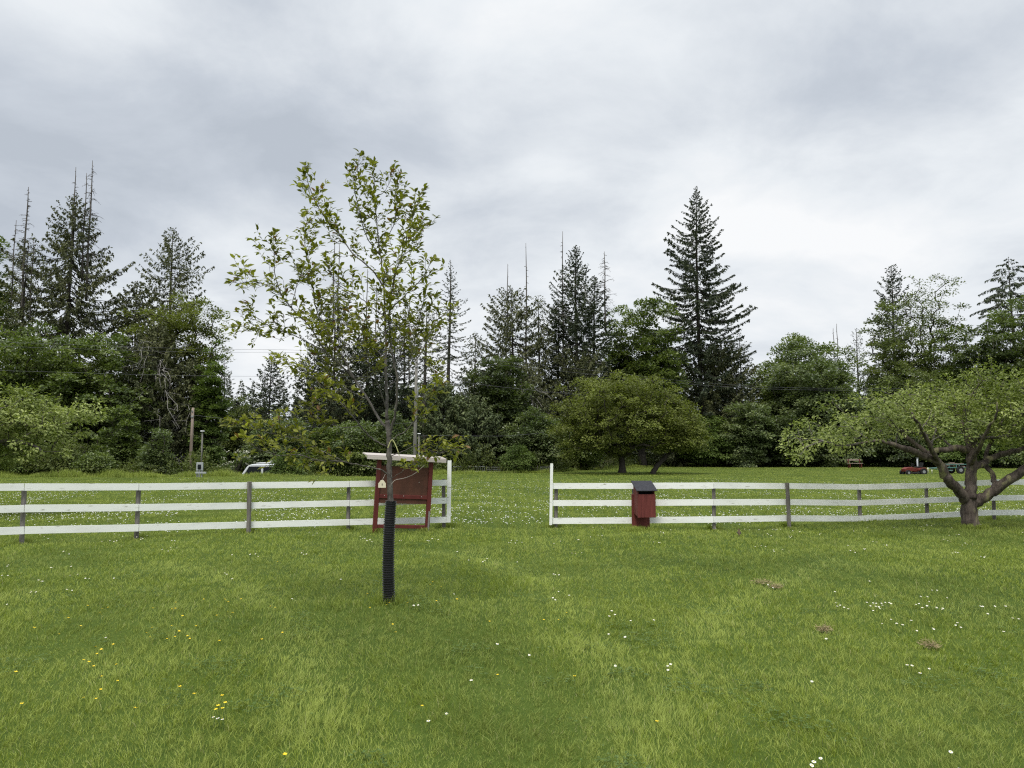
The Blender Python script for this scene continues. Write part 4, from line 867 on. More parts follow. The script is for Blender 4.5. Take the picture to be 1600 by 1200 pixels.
con(1087, 290, 88, 88, 'tallest fir of the wood, a broad open cone of dark upturned boughs', 'fir', 70, 'fir_tree', base=.22, power=.88, nb=300, top=24, bot=-14, sag=.10, up=.12, gap=.16, spray=.72, sw=.19, irr=.65, tr=.34, hang=.5, sat=.66)
con(1040, 560, 86, 50, 'brown-green conifer under the left boughs of the tallest fir', 'cedar', 71, 'conifer_tree', base=.0, power=.4, nb=190, bot=-15, hang=.7, gap=.26, spray=.8, sw=.26)
con(1120, 545, 89, 60, 'brown-green conifer under the right boughs of the tallest fir', 'cedar', 72, 'conifer_tree', base=.0, power=.35, nb=230, bot=-15, hang=.7, gap=.26, spray=.8, sw=.26)
con(1155, 520, 92, 28, 'thin conifer at the right foot of the tallest fir', 'fir2', 73, 'conifer_tree', base=.0, power=.5, nb=130, gap=.3)
maple(835, 622, 64, 48, 'pale green maple bush left of the round bronze-green cherry', 'maple_blue', 74, .0, 140, 85, .2, name='maple_bush')
maple(812, 692, 61.5, 25, 'small yellow-green bush at the lawn edge left of the gateway post', 'bush', 75, .0, 80, 70, .13, name='bush', cat='bush', jit=.7)
maple(905, 655, 70, 42, 'shaded green bush behind the left side of the bronze-green cherry', 'maple', 76, .0, 110, 75, .2, name='maple_bush')
maple(1100, 650, 84, 52, 'soft green bush right of the bronze-green cherry', 'bush', 77, .0, 140, 80, .24, name='bush', cat='bush')
maple(1168, 622, 83, 42, 'grey-green maple bush between the cherry and the round maples', 'maple_blue', 78, .0, 140, 85, .26, name='maple_bush')
# right
maple(1238, 516, 92, 74, 'large round dark green maple right of the tallest fir', 'maple', 79, .0, 260, 100, .32, flat=.42)
maple(1276, 553, 86, 70, 'large round green maple in front of the bigger round one', 'maple_blue', 80, .0, 260, 100, .30, flat=.42)
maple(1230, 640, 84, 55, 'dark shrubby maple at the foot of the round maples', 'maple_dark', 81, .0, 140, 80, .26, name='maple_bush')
con(1338, 513, 104, 24, 'small distant cone-shaped fir right of the round maples', 'fir2', 82, 'fir_tree', dead=[(1303, 512, 560, 4, 4, .07, .2), (1309, 505, 560, 4, 4, .07, .2)], base=.0, power=.6, nb=140, gap=.4)
con(1392, 416, 98, 36, 'pointed fir standing behind the airy alder', 'fir', 83, 'fir_tree', base=.1, power=.5, nb=190, top=38, bot=-5, gap=.28, spray=.7, sw=.22, irr=.5)
maple(1440, 432, 90, 52, 'airy pale alder with sky showing through its twigs', 'alder', 84, .35, 70, 40, .24, cr=1.0, name='alder_tree', jit=.8, noise=.4, shape=lambda R, H: [(0, 0, H*.74, R*.8, R*.8, H*.24), (R*.5, 0, H*.68, R*.5, R*.5, H*.1)], tr=.2)
maple(1395, 495, 90, 52, 'olive leafy tree below the pointed right fir', 'alder', 85, .0, 210, 80, .26, name='alder_tree', jit=.7)
maple(1485, 487, 88, 56, 'olive leafy tree right of the airy alder', 'olive', 86, .0, 220, 80, .26, name='alder_tree', jit=.7)
maple(1430, 560, 86, 62, 'dull green leafy tree above the left part of the right apple tree', 'alder', 87, .0, 210, 80, .26, name='alder_tree', jit=.6)
con(1576, 401, 92, 68, 'droopy dark hemlock with tiered boughs at the right edge', 'fir', 88, 'hemlock_tree', base=.3, power=.8, sat=.35, nb=110, top=18, bot=-5, sag=-.04, up=-.16, gap=.17, spray=.7, sw=.16, irr=.55, hang=1.1)
maple(1605, 452, 84, 68, 'full green maple cut by the right edge above the apple tree', 'maple', 89, .0, 230, 100, .3)
maple(1545, 505, 83, 52, 'shaded green maple left of the right edge maple', 'maple_dark', 90, .0, 200, 95, .3)
maple(1350, 600, 88, 50, 'shaded shrubby tree behind the left arm of the right apple tree', 'maple_dark', 91, .0, 160, 80, .26)
maple(1400, 655, 84, 60, 'dark bush behind the red mower', 'maple_dark', 92, .0, 150, 80, .24, name='bush', cat='bush')
maple(1500, 650, 80, 60, 'green bush behind the teal trailer', 'bush', 93, .0, 150, 80, .24, name='bush', cat='bush')
maple(1600, 650, 78, 60, 'green bush at the right edge behind the apple tree', 'maple', 94, .0, 150, 80, .24, name='bush', cat='bush')
# left low bushes
maple(15, 690, 52.5, 46, 'mounded green bush under the left apple tree at the picture edge', 'bush', 95, .0, 90, 70, .14, name='bush', cat='bush', jit=.7)
maple(85, 690, 52.5, 40, 'mounded green bush under the left apple tree beside the maple foot', 'brush', 96, .0, 90, 70, .14, name='bush', cat='bush', jit=.7)
maple(148, 706, 52.5, 26, 'low fern-green bush left of the young maple bush', 'maple', 97, .0, 60, 60, .14, name='bush', cat='bush', jit=.7)
# the cherry in the meadow
def cherry():
    Y = 58.; b = P(972, 740, Y); loc = (float(b[0]), Y, gzf(b[0], Y)-.03); H = float(P(972, 566, Y)[2])-loc[2]
    def e(px, py, dy, rx, ry, rz): c = P(px, py, Y+dy); return (c[0]-loc[0], dy, c[2]-loc[2], rx, ry, rz)
    ells = [e(965, 650, 0, 5.0, 4.6, 3.2), e(905, 672, 0, 2.4, 2.6, 1.9), e(1040, 660, 0, 2.6, 2.8, 2.2), e(1000, 620, 0, 3.0, 3.0, 2.1), e(930, 625, 0, 2.6, 2.8, 1.9)]
    tm, cm = broad(101, H, ells, 560, .56, 95, .17, .10, .27, M['bronze'], M['bark_dark'], .32, (-.25, 0), .5, .35, .20, .40, near=False, floor=1.25, jit=.5, r_tip=.016, mind=.42)
    make_tree('cherry_tree', 'round bronze-green cherry tree standing in the meadow beyond the gateway', 'tree', loc, tm, cm)
    b = P(1019, 739, Y-.5); loc = (float(b[0]), Y-.5, gzf(b[0], Y)-.03)
    def q(px, py, dy=0): return P(px, py, Y-.5+dy)-np.array(loc)
    g = Geo(); pa = smooth_path([q(1019, 742), q(1026, 729), q(1038, 716), q(1046, 705), q(1052, 690), q(1058, 670)], 4); tube(g, pa, np.linspace(.22, .07, len(pa)), 9, lumpy=.05)
    pb = smooth_path([q(1045, 707), q(1058, 704), q(1072, 702), q(1085, 695)], 4); tube(g, pb, np.linspace(.09, .04, len(pb)), 7)
    rs = np.random.RandomState(7); c0 = q(1066, 665); c1 = q(1085, 680)
    C = clump_points(rs, [(*c0, 1.9, 2.0, 1.9), (*c1, 1.1, 1.3, .9)], 130, .2, .45, floor=1.3)
    A, PR, rad, n0 = grow([pa, pb], C, .016, .47, .1, 3, maxr=.1); wood(g, A, PR, rad, 5, skip=n0)
    c = Geo(); foliage_clumps(c, rs, C, c0, .7, 80, .17, .095, .5, .35, 1, .6)
    make_tree('cherry_tree', 'leaning cherry tree with a crooked dark trunk at the right of the round one', 'tree', loc, g.mesh('trunk', M['bark_dark'], True), c.mesh('crown', M['bronze']))
cherry()
maple(447, 708, 54.5, 24, 'low green bush hiding the rear of the white van', 'bush', 98, .0, 50, 60, .14, name='bush', cat='bush', jit=.7)
# white-flowering shrub by the van
def flowering():
    loc, H = place(366, 704, 58); rs = np.random.RandomState(4); g = Geo(); C = []
    n = 26; az = rs.uniform(0, 2*PI, n); e = np.stack((np.cos(az)*rs.uniform(.3, 1.4, n), np.sin(az)*.9, rs.uniform(.55, 1., n)*H), 1)
    segs(g, np.zeros((n, 3)), e*.5+np.array([0, 0, .15*H]), .02, .015, 4); segs(g, e*.5+np.array([0, 0, .15*H]), e, .015, .006, 4)
    c = Geo(); foliage_clumps(c, rs, e*.95, np.zeros(3), .38, 40, .13, .07, .6, .2); f = Geo(); foliage_clumps(f, rs, e+np.array([0, 0, .08]), np.zeros(3), .2, 14, .09, .07, .6, .1)
    r = make_tree('flowering_shrub', 'small shrub tipped with cream blossom left above the white van', 'bush', loc, g.mesh('stems', M['bark_dark']), c.mesh('leaves', M['bush']), 0, trunk='stems', crown='leaves')
    obj('blossom', f.mesh('blossom', M['blossom']), r)
flowering()
# distant wood that closes the gaps: one mass
def far_wood():
    rs = np.random.RandomState(77); g = Geo(); n_all = 0
    def cone(x, y, z, H, R, m):
        t = rs.uniform(0.02, 1, m)**.8; r = R*(1-t)**.8*rs.uniform(.35, 1.1, m); az = rs.uniform(0, 2*PI, m); h = np.stack((np.cos(az), np.sin(az), np.zeros(m)), 1)
        p = np.array([x, y, z])+h*r[:, None]*.55+np.stack((np.zeros(m), np.zeros(m), t*H), 1); d = nrm(h+np.array([0, 0, -.25])+rs.normal(size=(m, 3))*.25)
        quads(g, p, d, nrm(np.array([0, 0, 1.])+rs.normal(size=(m, 3))*.5), r*.6+.35, .55, rs.uniform(0, 1, m))
    def dome(x, y, z, H, R, m):
        nb = 14; C = nrm(rs.normal(size=(nb, 3)))*np.array([R*.75, R*.75, H*.36])+np.array([x, y, z+H*.52]); 
        foliage_clumps(g, rs, C, np.array([x, y, z+H*.4]), R*.5, m//nb, .5, .32, .5, .3)
    for px in np.arange(-260, 1900, 24):
        for row, (Y, ty) in enumerate(((112, 640), (122, 612))):
            Yj = Y+rs.uniform(-6, 6); X = px+rs.uniform(-14, 14); p = P(X, ty+rs.uniform(-14, 26)+(14 if 330 < px < 480 else 0), Yj); z = gzf(p[0], Yj)
            if rs.uniform() < .5: cone(p[0], Yj, z, p[2]-z, rs.uniform(2.6, 3.8), 900)
            else: dome(p[0], Yj, z, p[2]-z, rs.uniform(3, 4.4), 900)
    for px in np.arange(-300, 1950, 14):
        Yj = 250+rs.uniform(-25, 25); p = P(px+rs.uniform(-9, 9), 598+rs.uniform(-14, 14), Yj); cone(p[0], Yj, 0, p[2], rs.uniform(3.2, 5), 420)
    tag(obj('far_woodland', g.mesh('far_woodland', M['fir2'])), 'distant wood closing the gaps between the nearer trees', 'woodland', kind='stuff')
far_wood()
# undergrowth and unmown fringe
def undergrowth():
    rs = np.random.RandomState(9); g = Geo(); n = 1500
    px = rs.uniform(-180, 1780, n); Y = edge(px)+rs.uniform(.3, 5, n)**1.0; x = (px-800)/1200*Y; z = gz(x, Y)
    kp = ~((px > 366) & (px < 470)); px, Y, x, z = px[kp], Y[kp], x[kp], z[kp]; n = len(px)
    h = np.abs(snoise(x, Y, 4))*.9+rs.uniform(.15, .7, n)+(Y-edge(px))*.16
    C = np.stack((x, Y, z+h*.5), 1)
    m = 60; idx = np.repeat(np.arange(n), m); M_ = len(idx); off = nrm(rs.normal(size=(M_, 3)))*(rs.uniform(size=M_)**.4)[:, None]*np.stack((np.full(M_, .55), np.full(M_, .5), h[idx]*.6), 1)
    ax = nrm(off+rs.normal(size=(M_, 3))*.3+np.array([0, 0, .1])); quads(g, C[idx]+off, ax, nrm(np.array([0, 0, 1.])+rs.normal(size=(M_, 3))*.7), rs.uniform(.09, .22, M_), .09, np.clip(rs.normal(.5, .2, M_)*.6+rs.uniform(0, 1, n)[idx]*.4, 0, 1))
    tag(obj('undergrowth', g.mesh('undergrowth', M['brush'])), 'brambles and ferns along the foot of the wood', 'undergrowth', kind='stuff')
    g = Geo(); n = 60000; px = rs.uniform(-180, 1780, n); w = np.where(px < 760, 2.6, 1.2); Y = edge(px)+rs.uniform(-1, 1, n)*w*.5; x = (px-800)/1200*Y
    hh = rs.uniform(.12, .42, n)*(1+.5*snoise(x, Y, 3))*np.where(px < 700, 1.0, .7)
    blades(g, x, Y, np.clip(hh, .06, .7), rs.uniform(.02, .035, n), rs, .3)
    tag(obj('tall_grass', g.mesh('tall_grass', M['blade'])), 'unmown taller grass fringing the foot of the wood', 'grass', kind='stuff')
undergrowth()
# ------------------------------------------------------------------ poles, wires, small far things
def pole(px, top, Y, r, label, m, seed=0, cross=None):
    b = P(px, 740, Y); z = gzf(b[0], Y); t = P(px+1, top, Y); o = thing('utility_pole', label, 'utility pole', (float(b[0]), Y, z)); H = float(t[2]-z)
    g = Geo(); tube(g, [(0, 0, -.2), (.0, 0, H*.3), (.02, 0, H*.6), (.04, 0, H)], [r, r*.94, r*.86, r*.74], 10); obj('shaft', g.mesh('shaft', M[m], True), o)
    g = Geo(); box(g, (.04, -.09, H-.62), (.16, .10, .12)); obj('bracket', g.mesh('bracket', M['steel']), o); g = Geo(); tube(g, [(.04, -.1, H-.3), (.04, -.1, H-.2)], .05, 8); obj('insulator', g.mesh('insulator', M['steel']), o)
    return o, H
pole(297, 637, 54, .115, 'short bare brown utility pole in front of the left trees', 'pole')
po, ph = pole(648, 560, 57, .14, 'tall grey utility pole carrying a white lamp, behind the notice board', 'pole_grey')
g = Geo(); zl = float(P(653, 595, 57)[2])-gzf(-7, 57); tube(g, [(.10, 0, zl-.1), (.2, -.05, zl+.12), (.27, -.1, zl+.1)], .02, 6); obj('lamp_arm', g.mesh('lamp_arm', M['steel']), po)
g = Geo(); tube(g, [(.27, -.1, zl-.14), (.27, -.1, zl-.02), (.27, -.1, zl+.12)], [.15, .13, .05], 12); obj('lamp_head', g.mesh('lamp_head', M['lamp_white'], True), po)
g = Geo(); tube(g, [(.17, -.02, zl-1.6), (.17, -.02, zl-.1)], .03, 6); obj('conduit', g.mesh('conduit', M['grey_box'], True), po)
def lamp_post(px, top, Y, label):
    b = P(px, 740, Y); z = gzf(b[0], Y); o = thing('lamp_post', label, 'lamp post', (float(b[0]), Y, z)); H = float(P(px, top, Y)[2]-z)
    g = Geo(); tube(g, [(0, 0, -.1), (.0, 0, H-.08)], .055, 8); obj('post', g.mesh('post', M['pole_grey'], True), o)
    g = Geo(); box(g, (.02, -.04, H-.03), (.22, .2, .07)); bev(obj('lamp_head', g.mesh('lamp_head', M['lamp_white']), o), .012)
lamp_post(314, 673, 53, 'thin grey post with a white lamp head beside the short brown pole')
lamp_post(654, 677, 55, 'thin grey post with a white lamp head just above the notice board roof')
def pedestal():
    c = P(312, 742, 50.); z = gzf(c[0], 50.); o = thing('meter_pedestal', 'grey electrical meter pedestal on the lawn edge below the thin lamp post', 'meter box', (float(c[0]), 50., z))
    g = Geo(); box(g, (-.16, 0, .45), (.07, .07, .95)); box(g, (.14, 0, .45), (.07, .07, .95)); obj('frame', g.mesh('frame', M['steel']), o)
    g = Geo(); box(g, (0, -.03, .70), (.42, .10, .52)); bev(obj('cabinet', g.mesh('cabinet', M['grey_box']), o), .01)
    g = Geo(); box(g, (0, -.10, .68), (.20, .06, .30)); tube(g, [(0, -.13, .70), (0, -.2, .70)], .085, 14); obj('meter', g.mesh('meter', M['glass']), o)
    g = Geo(); box(g, (.1, -.06, .30), (.68, .10, .11)); bev(obj('crossbar', g.mesh('crossbar', M['grey_box']), o), .008)
    g = Geo(); tube(g, [(0, -.05, -.05), (0, -.05, .44)], .05, 8); obj('conduit', g.mesh('conduit', M['steel']), o)
pedestal()
def wire(pl, label, r=.008):
    a = np.array([P(*p) for p in pl]); w = smooth_path(a, 8); g = Geo(); o0 = w[0].copy(); tube(g, w-o0, r, 5)
    o = obj('power_line', g.mesh('power_line', M['wire'])); o.location = Vector(o0); tag(o, label, 'power line', 'overhead power lines')
wire([(-150, 528, 52), (0, 534, 53), (300, 545, 55), (480, 548, 56), (648, 566, 57)], 'upper of the close pair of lines crossing the left trees and the far gap')
wire([(-150, 534, 52), (0, 541, 53), (300, 550, 55), (480, 552, 56), (648, 570, 57)], 'lower of the close pair of lines crossing the left trees and the far gap')
wire([(-150, 576, 52), (0, 579, 53), (300, 587, 54), (500, 588, 55.5), (648, 588, 57)], 'single line crossing the left maple below the close pair')
wire([(297, 648, 54), (350, 654, 54), (400, 660, 54.5), (520, 668, 55), (648, 660, 57)], 'low line sagging right from the short brown pole')
wire([(648, 566, 57), (760, 563, 58), (946, 581, 60), (1088, 597, 62), (1250, 606, 64), (1500, 606, 68), (1750, 600, 70)], 'long line passing in front of the centre firs and the tallest fir')
wire([(648, 570, 57), (760, 569, 58), (946, 587, 60), (1088, 601, 62), (1250, 609, 64), (1500, 609, 68), (1750, 604, 70)], 'long line just under the one passing the centre firs')
wire([(648, 590, 57), (700, 593, 57), (760, 602, 56), (866, 613, 55), (960, 622, 57)], 'short line running from the lamp pole down behind the cherry crown')
wire([(655, 680, 55), (720, 681, 56), (790, 681, 58), (850, 676, 60)], 'lowest line over the hemlocks near the far metal gate', .010)
def van():
    Y = 56.6; c = P(411, 735, Y); z = -1.22; o = thing('van', 'white van half hidden behind the lawn crest, only cab roof and windows showing', 'van', (float(c[0]), Y, z), R_(12))
    prof_len = 3.6
    g = Geo(); w = 1.75
    # length along x, nose at -x
    side = [(-2.0, .35), (-2.0, .95), (-1.45, 1.15), (-1.0, 1.85), (-.7, 1.98), (1.9, 1.98), (2.0, 1.8), (2.0, .35)]
    n = len(side); V = [(x, -w/2, zz) for x, zz in side]+[(x, w/2, zz) for x, zz in side]
    g.add(V, [(i, (i+1) % n, n+(i+1) % n, n+i) for i in range(n)]+[(0, 7, 2, 1), (2, 7, 6, 3), (3, 6, 5, 4), (8, 9, 10, 15), (10, 11, 14, 15), (11, 12, 13, 14)])
    bev(obj('body', g.mesh('body', M['car_white']), o), .05, 2)
    for s in (-1, 1):
        y = s*(w/2+.006)
        for pts in ([(-1.22, 1.22), (-.88, 1.82), (-.05, 1.82), (-.05, 1.22)], [(.1, 1.22), (.1, 1.80), (.9, 1.80), (.9, 1.22)]):
            g = Geo(); V = [(x, y-.005, zz) for x, zz in pts]+[(x, y+.005, zz) for x, zz in pts]; g.add(V, [(0, 1, 2, 3), (4, 7, 6, 5), (0, 4, 5, 1), (1, 5, 6, 2), (2, 6, 7, 3), (3, 7, 4, 0)]); obj('side_window', g.mesh('side_window', M['glass']), o)
        for x in (-1.3, 1.3):
            g = Geo(); tube(g, [(x, s*.72, .35), (x, s*.90, .35)], .34, 18); wh = obj('wheel', g.mesh('wheel', M['rubber']), o)
            g = Geo(); tube(g, [(x, s*.9, .35), (x, s*.915, .35)], .2, 14); obj('rim', g.mesh('rim', M['steel']), wh)
    g = Geo(); V = [(-1.43, -.72, 1.19), (-1.43, .72, 1.19), (-1.04, .66, 1.80), (-1.04, -.66, 1.80)]; V2 = [(x-.02, y, zz+.012) for x, y, zz in V]
    g.add(V+V2, [(4, 5, 6, 7), (0, 3, 2, 1), (0, 1, 5, 4), (1, 2, 6, 5), (2, 3, 7, 6), (3, 0, 4, 7)]); obj('windscreen', g.mesh('windscreen', M['glass']), o)
    g = Geo()
    for x in (-.3, .5, 1.3): tube(g, [(x, -.75, 2.06), (x, .75, 2.06)], .025, 6)
    for y in (-.7, .7): tube(g, [(-.4, y, 2.06), (1.5, y, 2.06)], .025, 6)
    box(g, (.7, -.2, 2.14), (.5, .3, .16)); obj('roof_rack', g.mesh('roof_rack', M['lamp_white']), o)
van()
def far_gate():
    Y = 61.; a = P(706, 731, Y); b = P(757, 732, Y); x0 = a[0]; L = b[0]-a[0]; o = thing('metal_gate', 'low grey barred metal gate at the foot of the hemlocks beyond the gateway', 'gate', (float(x0), Y, gzf(x0, Y)+.02))
    g = Geo(); 
    for z in (.1, .48): tube(g, [(0, 0, z), (L, 0, z)], .025, 6)
    for x in (0, L): tube(g, [(x, 0, .0), (x, 0, .5)], .03, 6)
    obj('frame', g.mesh('frame', M['steel']), o)
    g = Geo()
    for i in range(1, 16): tube(g, [(L*i/16, 0, .1), (L*i/16, 0, .48)], .011, 5)
    obj('bars', g.mesh('bars', M['steel']), o)
    x1 = P(700, 731, Y)[0]; x2 = P(859, 733, Y+1)[0]
    o = thing('wire_fence', 'low wire mesh fence on thin stakes running right from the metal gate', 'fence', (float(x0+L+.15), Y+.1, gzf(x0, Y)+.02)); W_ = x2-(x0+L+.15); g = Geo()
    for z in (.1, .25, .42): tube(g, [(0, 0, z), (W_, .5, z)], .009, 4)
    for i in range(40): tube(g, [(W_*i/40, .5*i/40, .08), (W_*i/40, .5*i/40, .43)], .005, 4)
    obj('mesh', g.mesh('mesh', M['steel']), o)
    for i in range(6):
        g = Geo(); tube(g, [(W_*i/5, .5*i/5, -.05), (W_*i/5, .5*i/5, .55)], .03, 6); obj('stake', g.mesh('stake', M['post']), o)
far_gate()
def mower():
    Y = 57.; c = P(1427, 741, Y); o = thing('ride_on_mower', 'red ride-on mower with black seat parked at the right wood edge', 'mower', (float(c[0]), Y, gzf(c[0], Y)-.05), R_(6))
    def wheel(x, y, r, w):
        g = Geo(); tube(g, [(x, y-w/2, r), (x, y+w/2, r)], r, 18); t = obj('wheel', g.mesh('wheel', M['rubber']), o)
        g = Geo(); tube(g, [(x, y-w/2-.01, r), (x, y+w/2+.01, r)], r*.45, 12); obj('hub', g.mesh('hub', M['steel']), t)
    for s in (-1, 1): wheel(-.62, s*.36, .19, .16); wheel(.52, s*.40, .26, .22)
    g = Geo(); prism_pts = [(-.78, .25), (-.80, .46), (-.55, .58), (-.10, .60), (-.05, .30)]
    V = [(x, -.24, z) for x, z in prism_pts]+[(x, .24, z) for x, z in prism_pts]; n = 5
    g.add(V, [(i, (i+1) % n, n+(i+1) % n, n+i) for i in range(n)]+[(0, 4, 2, 1), (5, 6, 7, 9)], [(2, 4, 3), (7, 8, 9)]); bev(obj('bonnet', g.mesh('bonnet', M['mower_red']), o), .03, 2)
    g = Geo(); V = [(.18, -.42, .34), (.22, -.42, .52), (.75, -.42, .56), (.86, -.42, .40), (.18, .42, .34), (.22, .42, .52), (.75, .42, .56), (.86, .42, .40)]
    g.add(V, [(0, 3, 2, 1), (4, 5, 6, 7), (0, 1, 5, 4), (1, 2, 6, 5), (2, 3, 7, 6), (3, 0, 4, 7)]); box(g, (.05, 0, .30), (.7, .44, .07)); bev(obj('rear_body', g.mesh('rear_body', M['mower_red']), o), .03, 2)
    g = Geo(); box(g, (.42, 0, .60), (.42, .40, .09)); box(g, (.66, 0, .76), (.09, .40, .32), ry=R_(12)); bev(obj('seat', g.mesh('seat', M['rubber']), o), .03, 2)
    g = Geo(); tube(g, [(-.14, 0, .56), (-.02, 0, .78)], .025, 8); th = np.linspace(0, 2*PI, 17); tube(g, [(-.02+.17*math.sin(R_(25))*math.cos(a)*-1, .17*math.sin(a), .79+.17*math.cos(a)*.45) for a in th], .018, 6, cap=False); obj('steering_wheel', g.mesh('steering_wheel', M['rubber']), o)
    g = Geo(); box(g, (-.02, 0, .17), (.62, .86, .12)); bev(obj('mowing_deck', g.mesh('mowing_deck', M['rubber']), o), .03, 2)
mower()
def trailer():
    Y = 59.; c = P(1487, 739, Y); o = thing('utility_trailer', 'teal metal trailer with a long drawbar behind the apple trunk', 'trailer', (float(c[0]), Y, gzf(c[0], Y)), R_(-4))
    g = Geo()
    for z in (.46, .72):
        for y in (-.55, .55): box(g, (.1, y, z), (1.5, .05, .05))
    for x in (-.65, .1, .85):
        for y in (-.55, .55): box(g, (x, y, .59), (.05, .05, .3))
    obj('frame', g.mesh('frame', M['teal']), o)
    g = Geo(); box(g, (.1, 0, .42), (1.52, 1.05, .04)); obj('bed', g.mesh('bed', M['black']), o)
    g = Geo(); tube(g, [(-.64, -.5, .44), (-1.75, 0, .40)], .035, 6); tube(g, [(-.64, .5, .44), (-1.75, 0, .40)], .035, 6); tube(g, [(-.2, -.58, .24), (-1.5, -.05, .36)], .03, 6); obj('drawbar', g.mesh('drawbar', M['teal']), o)
    for s in (-1, 1):
        g = Geo(); tube(g, [(.3, s*.62, .28), (.3, s*.80, .28)], .28, 18); w = obj('wheel', g.mesh('wheel', M['rubber']), o)
        g = Geo(); tube(g, [(.3, s*.61, .28), (.3, s*.81, .28)], .13, 12); obj('rim', g.mesh('rim', M['steel']), w)
    g = Geo(); rs = random.Random(3)
    for i in range(9): box(g, (-.5+i*.15, rs.uniform(-.3, .3), .52+rs.uniform(0, .28)), (.3, .35, .10), rz=rs.uniform(-.5, .5))
    q = obj('scrap_load', g.mesh('scrap_load', M['pole']), o)
trailer()
def small_far():
    Y = 60.; c = P(1434, 735, Y); o = thing('white_post', 'plain white post behind the red mower', 'post', (float(c[0]), Y, gzf(c[0], Y))); g = Geo(); H = float(P(1434, 716, Y)[2]); tube(g, [(0, 0, -.05), (0, 0, H)], .06, 10); obj('shaft', g.mesh('shaft', M['grey_box'], True), o); g = Geo(); box(g, (0, 0, H+.012), (.15, .15, .03)); obj('cap', g.mesh('cap', M['grey_box']), o)
    for i, (px, lab) in enumerate(((1450, 'taller cream garden stake between the mower and the trailer'), (1456, 'shorter cream garden stake next to the taller one'))):
        c = P(px, 737, 58.); g = Geo(); h = .48-.16*i; tube(g, [(0, 0, -.05), (.01, 0, h*.7), (.0, 0, h)], [.025, .03, .05], 8); k = obj('garden_stake', g.mesh('garden_stake', M['blossom'], True)); k.location = (float(c[0]), 58., gzf(c[0], 58.)); tag(k, lab, 'stake')
    Y = 78.; c = P(1336, 731, Y); o = thing('wooden_bench', 'weathered reddish bench in the shade under the left arm of the apple tree', 'bench', (float(c[0]), Y, gzf(c[0], Y)), R_(5))
    g = Geo(); box(g, (0, 0, .46), (1.5, .42, .06)); obj('seat', g.mesh('seat', M['pole']), o)
    g = Geo(); box(g, (0, .2, .82), (1.5, .04, .16)); obj('backrest', g.mesh('backrest', M['pole']), o)
    for s in (-.6, .6):
        g = Geo(); box(g, (s, -.15, .21), (.08, .08, .44)); box(g, (s, .17, .45), (.08, .06, .9)); obj('leg', g.mesh('leg', M['red_paint']), o)
small_far()
# ------------------------------------------------------------------ small bird
def bird():
    c = PG(1155, 842); g = Geo(); z = gzf(c[0], c[1]); o = thing('bird', 'small brown bird with a dark head standing in the grass right of the red box', 'bird', (float(c[0]), float(c[1]), z+.035), R_(78)); o.scale = (.8, .8, .8)
    # body, neck, head and tail as one lofted surface facing away to the left
    pts = [(-.15, 0, .028), (-.115, 0, .034), (-.075, 0, .044), (-.04, 0, .058), (0, 0, .072), (.035, 0, .09), (.058, 0, .112), (.070, 0, .13), (.082, 0, .140), (.098, 0, .141), (.112, 0, .138), (.130, 0, .135)]
    rad = [.010, .012, .015, .029, .037, .034, .026, .021, .022, .019, .008, .001]
    tube(g, smooth_path(pts, 3), np.interp(np.linspace(0, 1, 34), np.linspace(0, 1, 12), rad), 14)
    obj('body', g.mesh('body', M['bird'], True), o)
    for s in (-1, 1):
        g = Geo(); tube(g, [(.0, s*.014, .045), (.004, s*.016, .012), (.0, s*.016, -.03)], [.006, .003, .0025], 6); tube(g, [(0, s*.016, -.028), (.022, s*.018, -.03)], .002, 5); obj('leg', g.mesh('leg', M['pole']), o)
        g = Geo(); tube(g, [(.035, s*.024, .085), (0, s*.034, .076), (-.05, s*.026, .055), (-.10, s*.012, .038)], [.010, .017, .012, .003], 8); obj('wing', g.mesh('wing', M['bird_dark'], True), o)
        g = Geo(); tube(g, [(.094, s*.0175, .146), (.094, s*.0205, .146)], .0028, 8); obj('eye', g.mesh('eye', M['black']), o)
M['bird'] = mat('bird_rust', (.055, .040, .02), .8, (.10, .065, .03), 40)
M['bird_dark'] = mat('bird_dark', (.03, .026, .022), .8, (.05, .042, .035), 40)
bird()
# ------------------------------------------------------------------ dead grass clumps
def dead_clumps():
    rs = np.random.RandomState(6)
    for px, py, r, lab in ((1190, 908, .14, 'largest brown patch of dead cuttings on the lawn below the apple tree'), (1212, 914, .07, 'tiny brown patch of dead cuttings just right of the largest one'), (1287, 975, .06, 'reddish brown tuft of dead cuttings halfway down the right lawn'), (1452, 998, .07, 'pinkish brown tuft of dead cuttings at the right of the lawn')):
        c = PG(px, py, .04); z = gzf(c[0], c[1]); g = Geo(); n = 260
        p = np.stack((rs.normal(size=n)*r*.5, rs.normal(size=n)*r*.45, np.abs(rs.normal(size=n))*.018+.03), 1); d = nrm(rs.normal(size=(n, 3))*np.array([1, 1, .35]))
        quads(g, p, d, nrm(rs.normal(size=(n, 3))+np.array([0, 0, 1])), rs.uniform(.03, .06, n), .005, rs.uniform(0, 1, n))
        o = obj('dead_cuttings', g.mesh('dead_cuttings', M['soil'])); o.location = (float(c[0]), float(c[1]), z); tag(o, lab, 'dead grass', 'patches of dead cuttings on the lawn')
dead_clumps()
